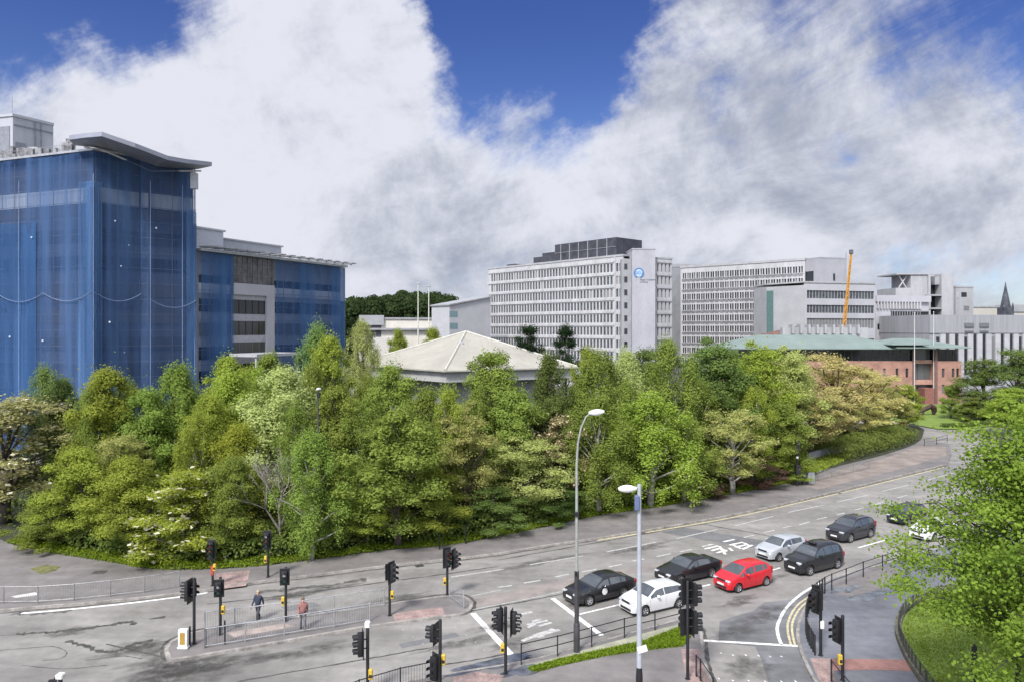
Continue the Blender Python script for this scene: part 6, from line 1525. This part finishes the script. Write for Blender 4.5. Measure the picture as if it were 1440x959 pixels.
    wn = W/2*lerp_path(wid, 0.05); hz = spec.get('hz', .68); hl = mat('headlight_glass', (.42, .44, .46), .10); tl = mat('tail_light', (.30, .015, .012), .2)
    for s in (1, -1):
        y0, y1 = sorted((s*(wn-.34), s*(wn+.025)))
        b = bit('headlight', hl, (.0, .30, y0, y1, hz-.06, hz+.055), bev=.04); b.location.x = -L/2+.0
        wr_ = W/2*lerp_path(wid, L-.05); y0, y1 = sorted((s*(wr_-.17), s*(wr_+.025)))
        bit('tail_light', tl, (L/2-.16, L/2+.02, y0, y1, .72, spec.get('tz', .98)), bev=.025)
        xm_ = ws[0]+.62; ym = s*(W/2*.97); y0, y1 = sorted((ym, ym+s*.2)); zb_ = lerp_path(belt, xm_)
        bit('wing_mirror', paint_m if spec.get('mirror', True) else M_black, (xm_-L/2-.07, xm_-L/2+.07, y0, y1, zb_+.02, zb_+.17), bev=.035)
    bit('grille', M_black, (-L/2-.012, -L/2+.06, -wn*.55, wn*.55, hz-.06, hz+.05), (-L/2-.014, -L/2+.06, -wn*.72, wn*.72, .27, .41), bev=.012)
    bit('number_plate', M_plate, (-L/2-.03, -L/2+.02, -.26, .26, .43, .54), bev=.006)
    if 'lines' in spec:       # door gaps and handles
        b = B()
        for xl in spec['lines']:
            i = min(n, int(xl/L*n)); P = secs[i][0]
            for s in (1, -1):
                for (a, c2) in ((1, 2), (2, 3)):
                    ya, yb = s*(P[a][0]+.002), s*(P[c2][0]+.002)
                    v = [b.verts.new(q) for q in ((xl-L/2-.006, ya, P[a][1]), (xl-L/2+.006, ya, P[a][1]), (xl-L/2+.006, yb, P[c2][1]), (xl-L/2-.006, yb, P[c2][1]))]
                    b.faces.new(v)
        obj('door_gaps', b, M_rubber, o)
    return o
GQ = 'cars queueing at the lights'
HATCH = dict(L=3.95, W=1.72, H=1.47, r=.30, ax=(.78, 3.30), top=[(0, .60), (.06, .74), (.35, .86), (1.02, 1.00), (1.72, 1.40), (2.3, 1.47), (3.3, 1.42), (3.62, 1.34), (3.88, .98), (3.95, .70)],
             belt=[(0, .6), (.35, .76), (1.0, .90), (2.2, .95), (3.6, 1.02), (3.95, .9)], wid=[(0, .72), (.12, .86), (.5, .97), (1, 1), (3.2, 1), (3.75, .94), (3.95, .80)], ws=(1.06, 1.74), rw=(3.60, 3.90), side=[(1.22, 2.22), (2.30, 3.42)], hz=.72, tz=1.05, lines=[1.15, 2.3])
JAZZ = dict(L=3.90, W=1.70, H=1.53, r=.29, ax=(.72, 3.22), top=[(0, .60), (.05, .76), (.3, .88), (.75, 1.02), (1.62, 1.44), (2.2, 1.53), (3.2, 1.50), (3.58, 1.40), (3.84, 1.0), (3.90, .70)],
            belt=[(0, .6), (.3, .78), (.8, .92), (2.2, .99), (3.5, 1.08), (3.9, .9)], wid=[(0, .72), (.12, .86), (.45, .97), (1, 1), (3.1, 1), (3.7, .94), (3.9, .82)], ws=(.82, 1.64), rw=(3.56, 3.86), side=[(.95, 1.36), (1.44, 2.2), (2.28, 3.0), (3.06, 3.4)], hz=.74, tz=1.15, lines=[1.2, 2.24, 3.0])
SEDAN = dict(L=4.62, W=1.80, H=1.46, r=.32, ax=(.90, 3.55), top=[(0, .58), (.06, .72), (.4, .84), (1.32, .98), (2.05, 1.38), (2.6, 1.46), (3.3, 1.42), (3.75, 1.28), (4.25, 1.05), (4.56, 1.0), (4.62, .75)],
             belt=[(0, .58), (.4, .76), (1.3, .90), (2.4, .95), (4.0, 1.0), (4.62, .9)], wid=[(0, .72), (.14, .86), (.55, .97), (1, 1), (3.7, 1), (4.4, .93), (4.62, .82)], ws=(1.36, 2.08), rw=(3.62, 4.24), side=[(1.5, 2.44), (2.52, 3.28), (3.34, 3.7)], hz=.70, tz=.95, lines=[1.45, 2.48, 3.4])
SALOON = dict(L=4.66, W=1.83, H=1.44, r=.33, ax=(.88, 3.65), top=[(0, .58), (.06, .72), (.4, .84), (1.38, .98), (2.1, 1.36), (2.6, 1.44), (3.2, 1.40), (3.7, 1.22), (4.1, 1.08), (4.58, 1.04), (4.66, .75)],
              belt=[(0, .58), (.4, .76), (1.35, .90), (2.4, .95), (3.9, 1.02), (4.66, .92)], wid=[(0, .72), (.14, .86), (.55, .97), (1, 1), (3.7, 1), (4.45, .93), (4.66, .82)], ws=(1.42, 2.12), rw=(3.5, 4.1), side=[(1.58, 2.44), (2.52, 3.5)], hz=.70, tz=.98, lines=[1.5, 2.48, 3.5])
SUV = dict(L=4.40, W=1.82, H=1.66, r=.36, ax=(.85, 3.48), top=[(0, .66), (.05, .86), (.3, 1.0), (1.15, 1.10), (1.85, 1.55), (2.4, 1.66), (3.6, 1.63), (4.0, 1.52), (4.32, 1.08), (4.40, .8)],
           belt=[(0, .66), (.3, .9), (1.15, 1.02), (2.4, 1.07), (4.0, 1.16), (4.4, 1.0)], wid=[(0, .76), (.12, .88), (.5, .97), (1, 1), (3.5, 1), (4.15, .95), (4.4, .84)], ws=(1.2, 1.88), rw=(3.98, 4.34), side=[(1.36, 2.36), (2.44, 3.3), (3.36, 3.9)], hz=.84, tz=1.2, lines=[1.3, 2.4, 3.4])
TAXI = dict(L=4.58, W=1.78, H=1.80, r=.34, ax=(.80, 3.68), soft=.16, top=[(0, .70), (.05, .92), (.35, 1.04), (1.28, 1.14), (1.78, 1.60), (2.2, 1.78), (3.0, 1.82), (3.9, 1.74), (4.25, 1.55), (4.45, 1.08), (4.58, .85)],
            belt=[(0, .7), (.35, .94), (1.25, 1.06), (2.4, 1.10), (4.2, 1.12), (4.58, .95)], wid=[(0, .70), (.14, .84), (.55, .95), (1, 1), (3.6, 1), (4.3, .94), (4.58, .80)], ws=(1.30, 1.86), rw=(4.16, 4.44), side=[(1.5, 2.3), (2.38, 3.2), (3.28, 3.95)], hz=.86, tz=1.05, lines=[1.4, 2.34, 3.3])
P_black = carpaint('car_black', (.012, .012, .014)); P_white = carpaint('car_white', (.60, .60, .60), rough=.35); P_red = carpaint('car_red', (.52, .012, .022)); P_silver = carpaint('car_silver', (.48, .50, .52), .3, .35)
P_grey = carpaint('car_dark_grey', (.045, .047, .055), .5); P_taxi = carpaint('car_taxi_black', (.014, .014, .016)); P_dark = carpaint('car_dark_blue', (.02, .025, .035), .3)
c1 = car('black saloon with a white round door sticker, first in the outer lane', 853, 845.5, 180+31, SEDAN, P_black, GQ, 0)
bm = B(); lathe(bm, [(.20, 0), (.20, .008)], 20, Matrix.Translation((-.30, -.903, .70)) @ Matrix.Rotation(R(90), 4, 'X')); obj('door_sticker', bm, M_plate, c1)
car('white three door hatchback behind the near stop line', 930.5, 860, 180+28, dict(HATCH, side=[(1.22, 2.2), (2.3, 3.45)]), P_white, GQ, 0)
car('black saloon second in the outer lane, beside the white hatchback', 979, 817, 180+30, SALOON, P_black, GQ, 0)
car('bright red five door hatchback behind the white hatchback', 1057.5, 828, 180+29.5, JAZZ, P_red, GQ, 0)
car('silver white hatchback third in the outer lane', 1111, 785, 180+31, HATCH, P_silver, GQ, 0)
tx = car('black london style taxi behind the red hatchback', 1158, 804, 180+30, TAXI, P_taxi, GQ, 0, name='taxi', cat='taxi')
tx['label'] = 'tall round backed black taxi cab behind the red hatchback'
bm = B(); bbox(bm, -.16, .10, -.3, .3, 1.77, 1.90, .04); obj('roof_sign', bm, M_black, tx).location.x = -.15
bm = B()
for s in (1, -1): lathe(bm, [(.10, 0), (.09, .03), (.02, .06)], 14, Matrix.Translation((-2.27, s*.56, .86)) @ Matrix.Rotation(R(-90), 4, 'Y'))
obj('round_lamps', bm, MATS['headlight_glass'], tx)
sv_ = car('dark grey sport utility car fourth in the outer lane', 1209.5, 759, 180+32, SUV, P_grey, GQ, 0)
bm = B()
for s in (1, -1): tube(bm, [(-.2, s*.62, 1.64), (0, s*.62, 1.70), (1.2, s*.62, 1.69), (1.4, s*.62, 1.62)], .02, 6)
obj('roof_rails', bm, M_chrome, sv_)
car('dark car whose nose shows left of the maple, last in the outer lane', 1288, 735, 180+33, HATCH, P_dark, GQ, 0)
car('white car mostly hidden behind the maple leaves in the near lane', 1326, 757, 180+32, SEDAN, P_white, GQ, 0)

# ---------------------------------------------------------------- people crossing
def skin_mesh(name, verts, edges, radii, m, parent, sub=1):
    me = bpy.data.meshes.new(name); me.from_pydata(verts, edges, []); me.materials.append(m); o = bpy.data.objects.new(name, me); link(o, parent)
    md = o.modifiers.new('skin', 'SKIN'); md.use_smooth_shade = True
    for i, r in enumerate(radii): me.skin_vertices[0].data[i].radius = (r if isinstance(r, tuple) else (r, r))
    me.skin_vertices[0].data[0].use_root = True
    o.modifiers.new('sub', 'SUBSURF').levels = sub; o.modifiers['sub'].render_levels = sub; return o
def person(label, px, py, yaw, stride, cols, h=1.74, z=0.0):
    p = g(px, py, z); o = thing('person', label, 'person', p, R(yaw)); s = h/1.74
    o.scale = (s, s, s); a = stride
    sk, jk, tr, hr = cols
    # joints, facing -Y: pelvis, spine, neck, head; arms swing against the legs
    J = dict(pel=(0, 0, .93), wai=(0, 0, 1.08), che=(0, -.01, 1.30), nec=(0, -.01, 1.47), hb=(0, -.025, 1.55), ht=(0, -.02, 1.67))
    V = [J['pel'], J['wai'], J['che'], J['nec'], J['hb'], J['ht']]; E = [(0, 1), (1, 2), (2, 3), (3, 4), (4, 5)]; Rr = [(.12, .085), (.11, .075), (.12, .075), .052, .085, .085]
    legs = []
    for sx, d in ((1, 1), (-1, -1)):
        b = len(V); hip, kn, an, to = (sx*.09, 0, .86), (sx*.10, -.15*a*d-.05, .48), (sx*.10, -.27*a*d+.06, .09), (sx*.11, -.27*a*d-.12, .045)
        V += [hip, kn, an, to]; E += [(0, b), (b, b+1), (b+1, b+2), (b+2, b+3)]; Rr += [.07, .05, .038, .04]; legs.append((hip, kn, an))
    arms = []
    for sx, d in ((1, -1), (-1, 1)):
        b = len(V); sh, el, wr, hd = (sx*.19, 0, 1.40), (sx*.24, -.08*a*d+.03, 1.13), (sx*.235, -.22*a*d-.05, .91), (sx*.23, -.25*a*d-.07, .83)
        V += [sh, el, wr, hd]; E += [(2, b), (b, b+1), (b+1, b+2), (b+2, b+3)]; Rr += [.048, .036, .028, .036]; arms.append((sh, el, wr, hd))
    for (sh, el, wr, hd) in arms:      # thumb and fingers
        b = V.index(hd)
        for q, rr_ in ((Vector(hd)+Vector((0, -.05, -.02)), .011), (Vector(hd)+Vector((0, -.03, -.09)), .011), (Vector(hd)+Vector((0, -.01, -.10)), .011), (Vector(hd)+Vector((0, .012, -.095)), .011), (Vector(hd)+Vector((0, .03, -.08)), .010)):
            V.append(tuple(q)); E.append((b, len(V)-1)); Rr.append(rr_)
    V.append((0, -.125, 1.60)); E.append((4, len(V)-1)); Rr.append(.016)       # nose
    skin_mesh('body', V, E, Rr, sk, o)
    jv = [(0, 0, .84), J['wai'], J['che'], (0, -.01, 1.47)]; je = [(0, 1), (1, 2), (2, 3)]; jr = [(.19, .15), (.175, .14), (.205, .15), .085]
    for (sh, el, wr, hd) in arms: b = len(jv); jv += [sh, el, wr]; je += [(2, b), (b, b+1), (b+1, b+2)]; jr += [.085, .062, .048]
    skin_mesh('jacket', jv, je, jr, jk, o)
    tv = [(0, 0, .96)]; te = []; trr = [(.17, .125)]
    for (hip, kn, an) in legs: b = len(tv); tv += [hip, kn, an]; te += [(0, b), (b, b+1), (b+1, b+2)]; trr += [.105, .078, .06]
    skin_mesh('trousers', tv, te, trr, tr, o)
    bm = B(); bmesh.ops.create_uvsphere(bm, u_segments=14, v_segments=8, radius=.105)
    bmesh.ops.delete(bm, geom=[v for v in bm.verts if v.co.z < -.02 and v.co.y < .02], context='VERTS')
    bmesh.ops.transform(bm, matrix=Matrix.Translation((0, -.005, 1.655)), verts=bm.verts[:]); obj('hair', bm, hr, o, smooth=True)
    bm = B()
    for s2 in (1, -1): lathe(bm, [(.012, 0), (.001, .006)], 6, Matrix.Translation((s2*.034, -.108, 1.625)) @ Matrix.Rotation(R(90), 4, 'X'))
    obj('eyes', bm, M_black, o)
    bm = B()
    for (hip, kn, an) in legs: bbox(bm, an[0]-.055, an[0]+.055, an[1]-.2, an[1]+.07, 0, .10, .03)
    obj('shoes', bm, M_black, o)
    return o
skm = mat('skin', (.50, .31, .23), .6, var=.05)
person('person in a dark navy jacket and dark trousers crossing the road towards the island', 363, 872.5, -15, 1, (skm, mat('navy_cloth', (.03, .035, .06), .8), mat('dark_cloth', (.035, .035, .045), .8), mat('pale_hair', (.32, .27, .20), .8)), 1.74)
person('person in a faded red top and grey trousers standing on the island', 426, 884, 20, .6, (skm, mat('red_cloth', (.28, .13, .12), .8), mat('grey_cloth', (.16, .16, .18), .85), mat('brown_hair', (.12, .07, .04), .8)), 1.72, ZP)
